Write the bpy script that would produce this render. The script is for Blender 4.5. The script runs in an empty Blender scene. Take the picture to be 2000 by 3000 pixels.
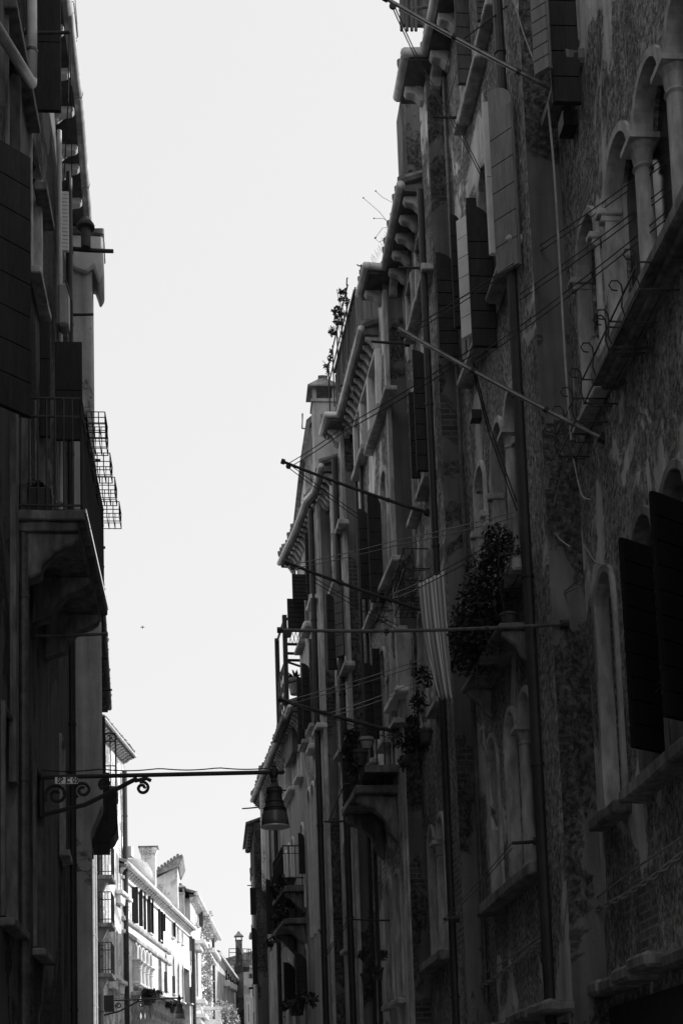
import bpy, bmesh, math, random
import numpy as np
from mathutils import Vector, Matrix
random.seed(7)
R = math.radians
scene = bpy.context.scene
COL = scene.collection

# ---------------------------------------------------------------- camera (a shift lens keeps the facades upright)
PX, PY, FL = 1000., 2714., 4200.            # principal point and focal length in the photograph's 2000x3000 pixels
EYE = np.array([0., 0., 1.6])
_st = np.array([663-PX, -(3316-PY), -FL]); _st /= np.linalg.norm(_st)
_up = np.array([30-PX, -(-27100-PY), -FL]); _up /= np.linalg.norm(_up)
_up = _up-_st*_up.dot(_st); _up /= np.linalg.norm(_up)
ROT = np.array([np.cross(_st, _up), _st, _up])
cam = bpy.data.objects.new("camera", bpy.data.cameras.new("camera"))
COL.objects.link(cam); scene.camera = cam
M4 = Matrix([list(r)+[0] for r in ROT.tolist()]+[[0, 0, 0, 1]])
cam.matrix_world = Matrix.Translation(Vector(EYE)) @ M4
cam.data.sensor_fit = 'AUTO'; cam.data.sensor_width = 36
cam.data.lens = FL/3000*36
cam.data.shift_y = (PY-1500)/3000
cam.data.clip_start = .1; cam.data.clip_end = 3000

# ---------------------------------------------------------------- sky and sun
SUN_AZ, SUN_EL = R(74), R(30)               # azimuth from the street's direction (+Y) towards +X
w = bpy.data.worlds.new("World"); scene.world = w; w.use_nodes = True
nt = w.node_tree; nt.nodes.clear()
sky = nt.nodes.new('ShaderNodeTexSky'); sky.sky_type = 'NISHITA'; sky.sun_disc = False
sky.sun_elevation = SUN_EL; sky.sun_rotation = SUN_AZ; sky.dust_density = 2.0
bw = nt.nodes.new('ShaderNodeRGBToBW')
pw = nt.nodes.new('ShaderNodeMath'); pw.operation = 'POWER'; pw.inputs[1].default_value = .10
ml = nt.nodes.new('ShaderNodeMath'); ml.operation = 'MULTIPLY'; ml.inputs[1].default_value = 8.0
bg = nt.nodes.new('ShaderNodeBackground'); bg.inputs['Strength'].default_value = .1
out = nt.nodes.new('ShaderNodeOutputWorld')
nt.links.new(sky.outputs[0], bw.inputs[0]); nt.links.new(bw.outputs[0], pw.inputs[0])
nt.links.new(pw.outputs[0], ml.inputs[0]); nt.links.new(ml.outputs[0], bg.inputs['Color'])
nt.links.new(bg.outputs[0], out.inputs['Surface'])
sd = bpy.data.lights.new("sun", 'SUN'); sd.energy = 5.0; sd.angle = R(.5); sd.color = (1, 1, 1)
sun = bpy.data.objects.new("sun", sd); COL.objects.link(sun)
sdir = Vector((math.cos(SUN_EL)*math.sin(SUN_AZ), math.cos(SUN_EL)*math.cos(SUN_AZ), math.sin(SUN_EL)))
sun.rotation_euler = sdir.to_track_quat('Z', 'Y').to_euler(); sun.location = (30, 30, 60)
scene.view_settings.view_transform = 'Standard'; scene.view_settings.look = 'None'
scene.view_settings.exposure = 0; scene.view_settings.gamma = 1
scene.render.engine = 'CYCLES'
scene.cycles.max_bounces = 8; scene.cycles.diffuse_bounces = 5
scene.cycles.use_denoising = True
try: scene.cycles.denoising_input_passes = 'RGB_ALBEDO_NORMAL'
except Exception: pass

# ---------------------------------------------------------------- materials (the photograph is black and white)
def new_mat(name):
    m = bpy.data.materials.new(name); m.use_nodes = True
    n = m.node_tree.nodes; b = n['Principled BSDF']
    return m, m.node_tree, b
class NT:
    def __init__(s, t): s.t = t
    def n(s, typ, **k):
        o = s.t.nodes.new(typ)
        for a, v in k.items():
            if a.startswith('i_'): o.inputs[int(a[2:])].default_value = v
            else: setattr(o, a, v)
        return o
    def l(s, a, b): s.t.links.new(a, b)
    def noise(s, vec, scale, detail=4, rough=.55, dist=0):
        o = s.n('ShaderNodeTexNoise'); o.inputs['Scale'].default_value = scale
        o.inputs['Detail'].default_value = detail; o.inputs['Roughness'].default_value = rough
        o.inputs['Distortion'].default_value = dist; s.l(vec, o.inputs['Vector']); return o.outputs['Fac']
    def rng(s, v, a, b, c, d):
        o = s.n('ShaderNodeMapRange'); s.l(v, o.inputs['Value'])
        for i, x in zip(('From Min', 'From Max', 'To Min', 'To Max'), (a, b, c, d)): o.inputs[i].default_value = x
        return o.outputs['Result']
    def math(s, op, a, b):
        o = s.n('ShaderNodeMath', operation=op)
        for i, x in enumerate((a, b)):
            if isinstance(x, (int, float)): o.inputs[i].default_value = x
            else: s.l(x, o.inputs[i])
        return o.outputs[0]
    def mix(s, f, a, b):
        o = s.n('ShaderNodeMix', data_type='FLOAT')
        for i, x in ((0, f), (2, a), (3, b)):
            if isinstance(x, (int, float)): o.inputs[i].default_value = x
            else: s.l(x, o.inputs[i])
        return o.outputs[0]
    def mapping(s, vec, sc, loc=(0, 0, 0)):
        o = s.n('ShaderNodeMapping'); s.l(vec, o.inputs['Vector']); o.inputs['Scale'].default_value = sc
        o.inputs['Location'].default_value = loc; return o.outputs[0]
    def bump(s, h, strength, dist, prev=None):
        o = s.n('ShaderNodeBump'); o.inputs['Strength'].default_value = strength; o.inputs['Distance'].default_value = dist
        s.l(h, o.inputs['Height'])
        if prev is not None: s.l(prev, o.inputs['Normal'])
        return o.outputs[0]

def plaster(name, base, rough=.5, brick=.35, seed=0., fine=1., patch=0., dripk=.55):
    """old lime render: base albedo, share of rough flaked render, share of bare brick showing through"""
    m, t, b = new_mat(name); g = NT(t)
    pos = g.n('ShaderNodeNewGeometry').outputs['Position']
    p0 = g.mapping(pos, (1, 1, 1), (seed*3.1, seed*1.7, seed))
    flat = g.mapping(pos, (1, 1, .7), (seed*3.1, seed*1.7, seed))
    big = g.noise(p0, .55, 5, .6, .6)
    mid = g.noise(p0, 3.0, 6, .6)
    fin = g.noise(p0, 24, 6, .7)
    drip = g.noise(g.mapping(pos, (5, 5, .35), (seed, seed, 0)), 1.0, 5, .6)
    mask = g.rng(g.noise(flat, .8, 7, .62, .5), .5-.012+(.5-rough)*.45, .5+.012+(.5-rough)*.45, 0, 1)     # 1 = rough
    col = g.math('MULTIPLY', g.rng(big, .3, .7, .72, 1.22), g.rng(mid, .25, .75, .85, 1.12))
    col = g.math('MULTIPLY', col, g.rng(drip, .38, .72, 1.12, dripk))
    smooth = g.math('MULTIPLY', col, base*1.0)
    l0 = g.noise(g.mapping(pos, (1, 1, .8), (seed, 0, seed)), 21, 5, .66, .2)
    lump = g.math('ADD', g.math('MULTIPLY', g.rng(l0, .38, .62, 0, 1), .75), g.math('MULTIPLY', fin, .3))
    rcol = g.math('MULTIPLY', g.math('MULTIPLY', col, base*.74), g.rng(lump, .1, .9, .3, 1.65))
    val = g.mix(mask, smooth, rcol)
    # bare brick patches
    sep = g.n('ShaderNodeSeparateXYZ'); g.l(pos, sep.inputs[0])
    cmb = g.n('ShaderNodeCombineXYZ'); g.l(g.math('ADD', sep.outputs[0], sep.outputs[1]), cmb.inputs[0]); g.l(sep.outputs[2], cmb.inputs[1])
    br = g.n('ShaderNodeTexBrick'); g.l(cmb.outputs[0], br.inputs['Vector'])
    br.inputs['Scale'].default_value = 1.0; br.inputs['Brick Width'].default_value = .26; br.inputs['Row Height'].default_value = .075
    br.inputs['Mortar Size'].default_value = .011; br.inputs['Color1'].default_value = (.75,)*3+(1,); br.inputs['Color2'].default_value = (.45,)*3+(1,)
    br.inputs['Mortar'].default_value = (1.1,)*3+(1,)
    bmask = g.rng(g.noise(p0, .62, 8, .66, .8), .5+.006+(.5-brick)*.42, .5+.03+(.5-brick)*.42, 0, 1)
    bval = g.math('MULTIPLY', g.math('MULTIPLY', br.outputs['Color'], base*.72), g.rng(mid, .3, .7, .7, 1.2))
    val = g.mix(bmask, val, bval)
    cc = g.n('ShaderNodeCombineColor')
    for i in range(3): g.l(val, cc.inputs[i])
    g.l(cc.outputs[0], b.inputs['Base Color'])
    b.inputs['Roughness'].default_value = .92; b.inputs['Specular IOR Level'].default_value = .15
    h = g.math('ADD', g.math('MULTIPLY', mask, g.rng(lump, .0, 1.0, -1.2, 1.0)), g.math('MULTIPLY', fin, .25))
    h = g.math('ADD', h, g.math('MULTIPLY', mask, -.6))
    bh = g.math('MULTIPLY', bmask, g.math('SUBTRACT', -.8, br.outputs['Fac']))
    h = g.math('ADD', h, bh)
    g.l(g.bump(h, 1.0*fine, .06), b.inputs['Normal'])
    return m

def simple(name, base, rough=.7, spec=.3, metal=0., var=.25, scale=6., bump=.15, stretch=(1, 1, 1), bdist=.01):
    m, t, b = new_mat(name); g = NT(t)
    pos = g.n('ShaderNodeNewGeometry').outputs['Position']
    v = g.mapping(pos, stretch)
    n1 = g.noise(v, scale, 5, .6); n2 = g.noise(v, scale*.17, 4, .6)
    val = g.math('MULTIPLY', g.math('MULTIPLY', g.rng(n1, .3, .7, 1-var, 1+var), g.rng(n2, .3, .7, 1-var, 1+var)), base)
    cc = g.n('ShaderNodeCombineColor')
    for i in range(3): g.l(val, cc.inputs[i])
    g.l(cc.outputs[0], b.inputs['Base Color'])
    b.inputs['Roughness'].default_value = rough; b.inputs['Specular IOR Level'].default_value = spec; b.inputs['Metallic'].default_value = metal
    if bump: g.l(g.bump(n1, bump, bdist), b.inputs['Normal'])
    return m

def striped(name, a, c, freq):
    m, t, b = new_mat(name); g = NT(t)
    uv = g.n('ShaderNodeUVMap').outputs[0]
    s = g.n('ShaderNodeSeparateXYZ'); g.l(uv, s.inputs[0])
    wv = g.math('SINE', g.math('MULTIPLY', s.outputs[0], freq), 0)
    w2 = g.math('SINE', g.math('MULTIPLY', s.outputs[0], freq*3), 0)
    f = g.rng(g.math('ADD', wv, g.math('MULTIPLY', w2, .4)), -.15, .15, 0, 1)
    val = g.mix(f, a, c)
    cc = g.n('ShaderNodeCombineColor')
    for i in range(3): g.l(val, cc.inputs[i])
    g.l(cc.outputs[0], b.inputs['Base Color']); b.inputs['Roughness'].default_value = .95
    b.inputs['Subsurface Weight'].default_value = 0
    return m

MAT = dict(
    p1=plaster('old render near', .62, .62, .30, 1),
    p2=plaster('old render rough', .66, .66, .25, 2),
    p3=plaster('old render grey', .66, .66, .36, 3),
    p4=plaster('pale render', .8, .5, .26, 5),
    p5=plaster('grey render', .66, .35, .22, 8),
    p6=plaster('smooth render', .5, .30, .2, 11, .6),
    p7=plaster('dusty render', .44, .22, .16, 13, .5),
    ret=plaster('shaded corner render', .17, .4, .34, 37, .7),  # darker render with the shade of the end walls in its colour
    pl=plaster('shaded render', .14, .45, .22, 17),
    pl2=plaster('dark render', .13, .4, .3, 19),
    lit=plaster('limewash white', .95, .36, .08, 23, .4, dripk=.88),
    litb=plaster('limewash over brick', .82, .45, .42, 29, .6, dripk=.88),
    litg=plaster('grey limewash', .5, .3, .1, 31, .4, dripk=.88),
    stone=simple('istrian stone', .40, .75, .25, 0, .38, 7, .5, (1.6, 1.6, .5)),
    stoned=simple('shaded weathered stone', .16, .8, .2, 0, .5, 6, .7, (1.6, 1.6, .5)),  # darker stone copy, shade of the low and left parts in its colour
    stonew=simple('white stone', .7, .75, .25, 0, .12, 5, .2),
    zinc=simple('zinc', .6, .5, .5, .25, .2, 5, .15),
    zincd=simple('weathered gutter', .5, .65, .4, .1, .35, 6, .4),
    iron=simple('black iron', .03, .6, .4, 0, .3, 20, .2),
    irong=simple('worn iron', .08, .5, .5, .2, .4, 18, .2),
    steel=simple('galvanised tube', .2, .35, .6, .6, .3, 12, .1),
    pipe=simple('painted downpipe', .025, .55, .4, 0, .3, 7, .15),
    pipel=simple('pale plastic pipe', .5, .5, .4, 0, .15, 6, .1),
    wood=simple('dark shutter paint', .024, .7, .25, 0, .3, 14, .3, (3, 3, .4)),
    woodk=simple('black shutter paint', .011, .9, .1, 0, .2, 14, .2, (3, 3, .4)),
    woodm=simple('faded shutter paint', .09, .75, .2, 0, .3, 12, .3, (3, 3, .4)),
    woodl=simple('pale shutter paint', .21, .75, .2, 0, .2, 10, .3, (3, 3, .4)),
    glass=simple('dark window', .022, .25, .5, 0, .3, 2, 0),
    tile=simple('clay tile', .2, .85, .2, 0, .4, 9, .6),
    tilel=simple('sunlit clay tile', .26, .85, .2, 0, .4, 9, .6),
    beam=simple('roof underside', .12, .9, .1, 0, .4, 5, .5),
    corb=simple('corbel stone', .42, .85, .15, 0, .25, 8, .5),
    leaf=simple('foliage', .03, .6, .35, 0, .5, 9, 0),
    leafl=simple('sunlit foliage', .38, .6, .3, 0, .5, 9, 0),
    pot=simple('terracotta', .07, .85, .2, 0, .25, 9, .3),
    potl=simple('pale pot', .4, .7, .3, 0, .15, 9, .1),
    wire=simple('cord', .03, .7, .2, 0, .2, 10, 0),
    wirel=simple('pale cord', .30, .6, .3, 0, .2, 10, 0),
    plate=simple('sign plate', .9, .5, .4, 0, .08, 8, .03),
    shade=simple('lamp glass', .10, .3, .5, 0, .15, 6, 0),
    rim=simple('lamp rim', .5, .35, .5, .2, .1, 10, 0),
    boxg=simple('grey plastic', .3, .55, .35, 0, .15, 5, .05),
    pave=simple('stone paving', .32, .85, .2, 0, .3, 2, .4),
    plank=simple('weathered planks', .14, .85, .15, 0, .4, 5, .4, (9, 9, .3)),
    cloth=striped('striped cloth', .26, .62, 40.),
    glint_metal=simple('edge glint metal', .95, .12, .5, 1., .03, 6, 0),  # mirror metal made up for the bright balcony edge
    rope=simple('pale rope', .25, .7, .2, 0, .2, 15, .2),
)

# ---------------------------------------------------------------- geometry helpers
def ray(u, v): return ROT @ np.array([u-PX, -(v-PY), -FL])
def on_y(u, v, y): d = ray(u, v); return EYE+d*(y/d[1])
def to_px(p):
    c = ROT.T @ (np.array(p, float)-EYE); return PX+FL*c[0]/-c[2], PY-FL*c[1]/-c[2]

class Fac:
    """a vertical facade plane: s runs along it away from the eye, n out over the street"""
    def __init__(f, p, k, side): 
        f.p = np.array(p, float); e = np.array([k, 1.]); f.e = e/np.linalg.norm(e)
        f.n = np.array([-f.e[1], f.e[0]])*side; f.side = side
    def px(f, u, v, n=0.):
        a = f.p+f.n*n; d = ray(u, v); t = f.n.dot(a)/f.n.dot(d[:2]); q = EYE+d*t if False else np.array([0, 0, EYE[2]])+d*t
        return float((q[:2]-a).dot(f.e)), float(q[2])
    def P(f, s, z, n=0.):
        q = f.p+f.e*s+f.n*n; return np.array([q[0], q[1], z])
    def Y(f, s): return float(f.p[1]+f.e[1]*s)

class MB:
    def __init__(b): b.v = []; b.f = []; b.uv = None
    def add(b, vs, fs):
        o = len(b.v); b.v += [tuple(map(float, x)) for x in vs]; b.f += [tuple(i+o for i in q) for q in fs]; return b
    def hexa(b, c):                         # 8 corners: 4 of one face then the 4 matching
        return b.add(c, [(0, 1, 2, 3), (7, 6, 5, 4), (0, 4, 5, 1), (1, 5, 6, 2), (2, 6, 7, 3), (3, 7, 4, 0)])
    def fbox(b, f, s0, s1, z0, z1, n0, n1):
        return b.hexa([f.P(s0, z0, n0), f.P(s1, z0, n0), f.P(s1, z0, n1), f.P(s0, z0, n1), f.P(s0, z1, n0), f.P(s1, z1, n0), f.P(s1, z1, n1), f.P(s0, z1, n1)])
    def box(b, x0, x1, y0, y1, z0, z1):
        return b.hexa([(x0, y0, z0), (x1, y0, z0), (x1, y1, z0), (x0, y1, z0), (x0, y0, z1), (x1, y0, z1), (x1, y1, z1), (x0, y1, z1)])
    def tube(b, pts, r, n=6, cap=True, r1=None):
        pts = [np.array(p, float) for p in pts]; rings = []; N = len(pts)
        for i, p in enumerate(pts):
            d = pts[min(i+1, N-1)]-pts[max(i-1, 0)]; d = d/(np.linalg.norm(d)+1e-9)
            a = np.cross(d, [0, 0, 1.]) if abs(d[2]) < .95 else np.cross(d, [0, 1., 0]); a /= np.linalg.norm(a); c = np.cross(d, a)
            rr = r if r1 is None else r+(r1-r)*i/(N-1)
            rings.append([p+rr*(math.cos(t)*a+math.sin(t)*c) for t in [2*math.pi*j/n for j in range(n)]])
        vs = [q for g in rings for q in g]; fs = []
        for i in range(N-1):
            for j in range(n): fs.append((i*n+j, i*n+(j+1) % n, (i+1)*n+(j+1) % n, (i+1)*n+j))
        if cap: fs += [tuple(range(n))[::-1], tuple((N-1)*n+j for j in range(n))]
        return b.add(vs, fs)
    def lathe(b, c, prof, n=14, axis=(0, 0, 1)):
        vs = []; m = len(prof)
        for r, z in prof:
            for j in range(n): t = 2*math.pi*j/n; vs.append((c[0]+r*math.cos(t), c[1]+r*math.sin(t), c[2]+z))
        fs = [(i*n+j, i*n+(j+1) % n, (i+1)*n+(j+1) % n, (i+1)*n+j) for i in range(m-1) for j in range(n)]
        fs += [tuple(range(n))[::-1], tuple((m-1)*n+j for j in range(n))]
        return b.add(vs, fs)
    def prism(b, poly, d):                  # closed planar polygon (3-D points) pushed along the vector d
        poly = [np.array(p, float) for p in poly]; n = len(poly); d = np.array(d, float)
        return b.add(poly+[p+d for p in poly], [tuple(range(n)), tuple(range(2*n-1, n-1, -1))]+[(i, (i+1) % n, n+(i+1) % n, n+i) for i in range(n)])
    def build(b, name, mat, parent=None, smooth=False, bevel=0., recalc=True):
        me = bpy.data.meshes.new(name); o = bpy.data.objects.new(name, me)
        off = np.zeros(3)
        q = parent
        if parent is not None:
            while q.parent is not None: q = q.parent
            off = np.array(q.location)
        elif b.v:
            a = np.array(b.v); off = np.array([(a[:, 0].min()+a[:, 0].max())/2, (a[:, 1].min()+a[:, 1].max())/2, a[:, 2].min()])
            o.location = off
        me.from_pydata([tuple(np.array(x)-off) for x in b.v], [], b.f)
        if b.uv:
            l = me.uv_layers.new()
            for lp in me.loops: l.data[lp.index].uv = b.uv[lp.vertex_index]
        if recalc:
            bm = bmesh.new(); bm.from_mesh(me); bmesh.ops.recalc_face_normals(bm, faces=bm.faces); bm.to_mesh(me); bm.free()
        if bevel and mat in ('stone', 'stoned', 'stonew', 'corb') and len(b.v) < 80:
            rj = random.Random(len(b.v)*131+int(abs(b.v[0][2])*1000)); bm = bmesh.new(); bm.from_mesh(me)
            bmesh.ops.subdivide_edges(bm, edges=[e for e in bm.edges if e.calc_length() > .22], cuts=3, use_grid_fill=True)
            k = .0035 if bevel < .015 else .006
            for q in bm.verts: q.co += Vector((rj.gauss(0, k), rj.gauss(0, k), rj.gauss(0, k)))
            bm.to_mesh(me); bm.free()
        me.materials.append(MAT[mat] if isinstance(mat, str) else mat)
        if smooth:
            for q2 in me.polygons: q2.use_smooth = True
        COL.objects.link(o)
        if parent is not None: o.parent = parent
        if bevel:
            md = o.modifiers.new('bevel', 'BEVEL'); md.width = bevel; md.segments = 1; md.limit_method = 'ANGLE'
        return o

def tag(o, label, cat, group=None, kind=None):
    o['label'] = label; o['category'] = cat
    if group: o['group'] = group
    if kind: o['kind'] = kind
    return o
def thing(name, label, cat, loc, group=None):
    o = bpy.data.objects.new(name, None); COL.objects.link(o); o.location = [float(x) for x in loc]
    o.empty_display_size = .2
    return tag(o, label, cat, group)
def structure(o): o['kind'] = 'structure'; return o

# ---------------------------------------------------------------- building parts
def arch_pts(s0, s1, zb, zs, style='round', n=12, grow=0.):
    """outline of an opening, counted from the near sill up, over and down"""
    c = (s0+s1)/2; r = (s1-s0)/2
    if style == 'rect': return [(s0, zb), (s0, zs), (s1, zs), (s1, zb)]
    pts = [(s0, zb)]
    for i in range(n+1):
        t = math.pi*(1-i/n); x = math.cos(t); y = math.sin(t)
        if style == 'gothic': y = y*1.15+max(0, .55-abs(x))*.9
        pts.append((c+r*x, zs+r*y))
    return pts+[(s1, zb)]

def make_wall(root, f, outline, holes, mat, depth=4., reveal=.22, name='wall'):
    bm = bmesh.new(); loops = []
    for lp in [outline]+holes:
        vs = [bm.verts.new((s, z, 0)) for s, z in lp]
        es = [bm.edges.new((vs[i], vs[(i+1) % len(vs)])) for i in range(len(vs))]; loops.append((vs, es))
    bmesh.ops.triangle_fill(bm, use_beauty=True, use_dissolve=False, edges=[e for _, es in loops for e in es], normal=(0, 0, 1))
    bm.verts.index_update()
    b = MB(); b.add([f.P(v.co.x, v.co.y, 0) for v in bm.verts], [tuple(v.index for v in q.verts) for q in bm.faces]); bm.free()
    for lp in holes:
        n = len(lp); b.add([f.P(s, z, 0) for s, z in lp]+[f.P(s, z, -reveal) for s, z in lp], [(i, (i+1) % n, n+(i+1) % n, n+i) for i in range(n)])
    n = len(outline); b.add([f.P(s, z, 0) for s, z in outline]+[f.P(s, z, -depth) for s, z in outline],
                            [(i, (i+1) % n, n+(i+1) % n, n+i) for i in range(n)]+[tuple(range(2*n-1, n-1, -1))])
    o = b.build(name, mat, root, recalc=False); n = len(outline); o.data.materials.append(MAT['ret'] if mat[:3] != 'lit' else MAT['litg'])  # end faces take a darker copy, their shade put into the colour
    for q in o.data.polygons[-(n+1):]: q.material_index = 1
    return o

def ring(b, f, lp, wid, n0, n1, inset=.004):
    """a band of trim round an opening outline (open at the sill)"""
    m = len(lp); c = (sum(p[0] for p in lp)/m, sum(p[1] for p in lp)/m); inn = []; outr = []
    for i, (s, z) in enumerate(lp):
        a = np.array(lp[max(i-1, 0)]); e = np.array(lp[min(i+1, m-1)]); t = e-a; t = t/(np.linalg.norm(t)+1e-9); nn = np.array([-t[1], t[0]])
        if i in (0, m-1): nn = np.array([math.copysign(1., s-c[0]), 0.])
        p = np.array([s, z]); inn.append(p-nn*inset); outr.append(p+nn*wid)
    vs = []
    for q in range(m): vs += [f.P(*inn[q], n0), f.P(*outr[q], n0), f.P(*outr[q], n1), f.P(*inn[q], n1)]
    fs = [(i*4+j, i*4+(j+1) % 4, i*4+4+(j+1) % 4, i*4+4+j) for i in range(m-1) for j in range(4)]+[(0, 1, 2, 3), (m*4-1, m*4-2, m*4-3, m*4-4)]
    b.add(vs, fs)

class House:
    def __init__(h, f, name, label, mat, s0, s1, ztop, depth=4., cat='house', group=None, reveal=.22, outline=None, zb=0.):
        h.f = f; h.mat = mat; h.depth = depth; h.reveal = reveal; h.holes = []; h.later = []
        h.s0, h.s1, h.zt = s0, s1, ztop
        h.out = outline or [(s0, zb), (s0, ztop), (s1, ztop), (s1, zb)]
        q = f.P((s0+s1)/2, 0, -.5*depth); h.root = thing(name, label, cat, (q[0], q[1], 0), group)
    def multi(h, spans, zb, zs, **k):
        """two or three arched lights side by side over one sill; columns stand between them"""
        lp = [(spans[0][0], zb)]
        for a, c in spans: lp += arch_pts(a, c, zb, zs)[1:-1]
        return h.win(spans[0][0], spans[-1][1], zb, zs, lp=lp+[(spans[-1][1], zb)], mull=False, **k)
    def win(h, s0, s1, zb, zs, style='round', trim=.09, sill=True, trim_mat='stone', pane='glass', depth=None, proud=.035, mull=True, lp=None):
        f = h.f; lp = lp or arch_pts(s0, s1, zb, zs, style); h.holes.append(lp)
        d = min(depth if depth is not None else h.reveal-.03, h.reveal-.03)
        b = MB(); ring(b, f, lp, trim, -(d-.04), proud); w_ = b.build('window', trim_mat, h.root, bevel=.008)
        b = MB(); n = len(lp); b.add([f.P(s, z, -d) for s, z in lp]+[f.P(s, z, -d-.02) for s, z in lp], [tuple(range(n)), tuple(range(2*n-1, n-1, -1))]+[(i, (i+1) % n, n+(i+1) % n, n+i) for i in range(n)])
        b.build('pane', pane, w_)
        if mull:
            b = MB(); c = (s0+s1)/2; b.fbox(f, c-.025, c+.025, zb+.01, zs, -d+.004, -d+.05)
            for q in (.33, .66): b.fbox(f, s0+.01, c-.026, zb+(zs-zb)*q-.015, zb+(zs-zb)*q+.015, -d+.004, -d+.04).fbox(f, c+.026, s1-.01, zb+(zs-zb)*q-.015, zb+(zs-zb)*q+.015, -d+.004, -d+.04)
            b.build('sash', 'woodm', w_)
        if sill:
            b = MB(); b.fbox(f, s0-trim-.04, s1+trim+.04, zb-.085, zb-.003, -.04, .13); b.build('sill', trim_mat, w_, bevel=.012)
        return w_
    def win_px(h, u, v, wd, zb, style='round', **k):
        """opening whose apex (or top centre) is seen at pixel u, v of the photograph"""
        s, z = h.f.px(u, v); r = wd/2
        zs = z if style == 'rect' else z-r*(1.64 if style == 'gothic' else 1.)
        return h.win(s-r, s+r, zb, zs, style, **k), s, z
    def sill_px(h, a, c, n=.13, th=.075, mat='stone', parent=None):
        f = h.f; n = min(n, .14); th = min(th, .09); s0, z0 = f.px(*a, n); s1, z1 = f.px(*c, n); z = (z0+z1)/2
        b = MB(); b.fbox(f, min(s0, s1), max(s0, s1), z-th, z, -.05, n); return b.build('sill', mat, parent or h.root, bevel=.015)
    def leaf(h, uh, uo, vt, vb, mat='wood', arched=True, parent=None, ang=0., planks=7):
        """a shutter leaf standing out from the wall: hinge seen at u = uh, free edge at u = uo"""
        f = h.f; s, _ = f.px(uh, (vt+vb)/2, .05); y = f.Y(s); w_ = abs(on_y(uo, vt, y)[0]-on_y(uh, vt, y)[0])
        w_ = max(w_, .12)/math.cos(ang); zt = on_y(uo, vt, y)[2]; zb = on_y(uo, vb, y)[2]
        return h.leaf_at(s, w_, zb, zt, mat, arched, parent, ang, planks)
    def leaf_at(h, s, w_, zb, zt, mat='wood', arched=True, parent=None, ang=0., planks=7):
        f = h.f; ca, sa = math.cos(ang), math.sin(ang)
        def P(a, z, t): return f.P(s+a*sa+t*ca, z, .05+a*ca-t*sa)
        top = [(w_, zt), (0, zt)]
        if arched:
            k = min(w_*.9, (zt-zb)*.3); top = [(w_*math.cos(t), zt-k+k*math.sin(t)) for t in [math.pi/2*i/6 for i in range(7)]]
            top = [(w_-a, z) for a, z in top][::-1]
        b = MB(); poly = [(0, zb), (w_, zb)]+top
        b.prism([P(a, z, 0) for a, z in poly], P(0, 0, .025)-P(0, 0, 0))
        zc = zt-(min(w_*.9, (zt-zb)*.3) if arched else 0); n = planks
        for i in range(n):
            z0 = zb+(zc-zb)*i/n+.006; z1 = zb+(zc-zb)*(i+1)/n-.006
            for t0, t1 in ((-.014, -.001), (.026, .04)):
                b.hexa([P(.012, z0, t0), P(w_-.012, z0, t0), P(w_-.012, z0, t1), P(.012, z0, t1), P(.012, z1, t0), P(w_-.012, z1, t0), P(w_-.012, z1, t1), P(.012, z1, t1)])
        return b.build('shutter', mat, parent or h.root)
    def column(h, s, z0, z1, r=.075, n=-.02, parent=None, mat='stone', cap=.14):
        f = h.f; c = f.P(s, z0, n); H = z1-z0
        b = MB(); b.lathe(c, [(r*1.5, 0), (r*1.5, .05), (r*1.15, .1), (r, .14), (r*.9, H-cap-.06), (r*1.15, H-cap-.04), (r*.95, H-cap-.01), (r*1.2, H-cap*.5), (r*1.6, H-.05)], 16)
        b.fbox(f, s-r*1.8, s+r*1.8, z1-.049, z1, n-r*1.8, n+r*1.8)
        return b.build('column', mat, parent or h.root, smooth=False)
    def pipe_px(h, u, v, z0, z1, r=.05, n=.08, mat='pipe', bends=None):
        f = h.f; s, _ = f.px(u, v, n); b = MB()
        pts = [f.P(s, z0, n), f.P(s, z1, n)] if bends is None else [f.P(s+ds, z, n+dn) for ds, z, dn in bends]
        b.tube(pts, r, 10); o = b.build('downpipe', mat, h.root, smooth=False)
        for i in range(int((z1-z0)/1.9)):
            k = MB(); z = z0+1.+i*1.9; c = f.P(s, z, n); k.lathe(c, [(r*1.18, 0), (r*1.18, .035)], 10); k.build('clip', mat, o)
        return o
    def done(h): make_wall(h.root, h.f, h.out, h.holes, h.mat, h.depth, h.reveal); return h

def offset_path(path, side, d):
    """plan polyline moved d towards the street; side as for Fac"""
    P_ = [np.array(p, float) for p in path]; res = []
    nr = []
    for a, c in zip(P_[:-1], P_[1:]): e = (c-a)/np.linalg.norm(c-a); nr.append(np.array([-e[1], e[0]])*side)
    for i, p in enumerate(P_):
        if i == 0: m = nr[0]
        elif i == len(P_)-1: m = nr[-1]
        else: m = (nr[i-1]+nr[i]); m = m/max(.35, m.dot(nr[i]))
        res.append(p+m*d)
    return res
def sweep(b, path, side, prof):
    rows = [[(*offset_path(path, side, n)[i], z) for n, z in prof] for i in range(len(path))]
    m = len(prof); vs = [q for r_ in rows for q in r_]
    fs = [(i*m+j, i*m+(j+1) % m, (i+1)*m+(j+1) % m, (i+1)*m+j) for i in range(len(path)-1) for j in range(m)]
    fs += [tuple(range(m))[::-1], tuple((len(path)-1)*m+j for j in range(m))]
    b.add(vs, fs)

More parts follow.
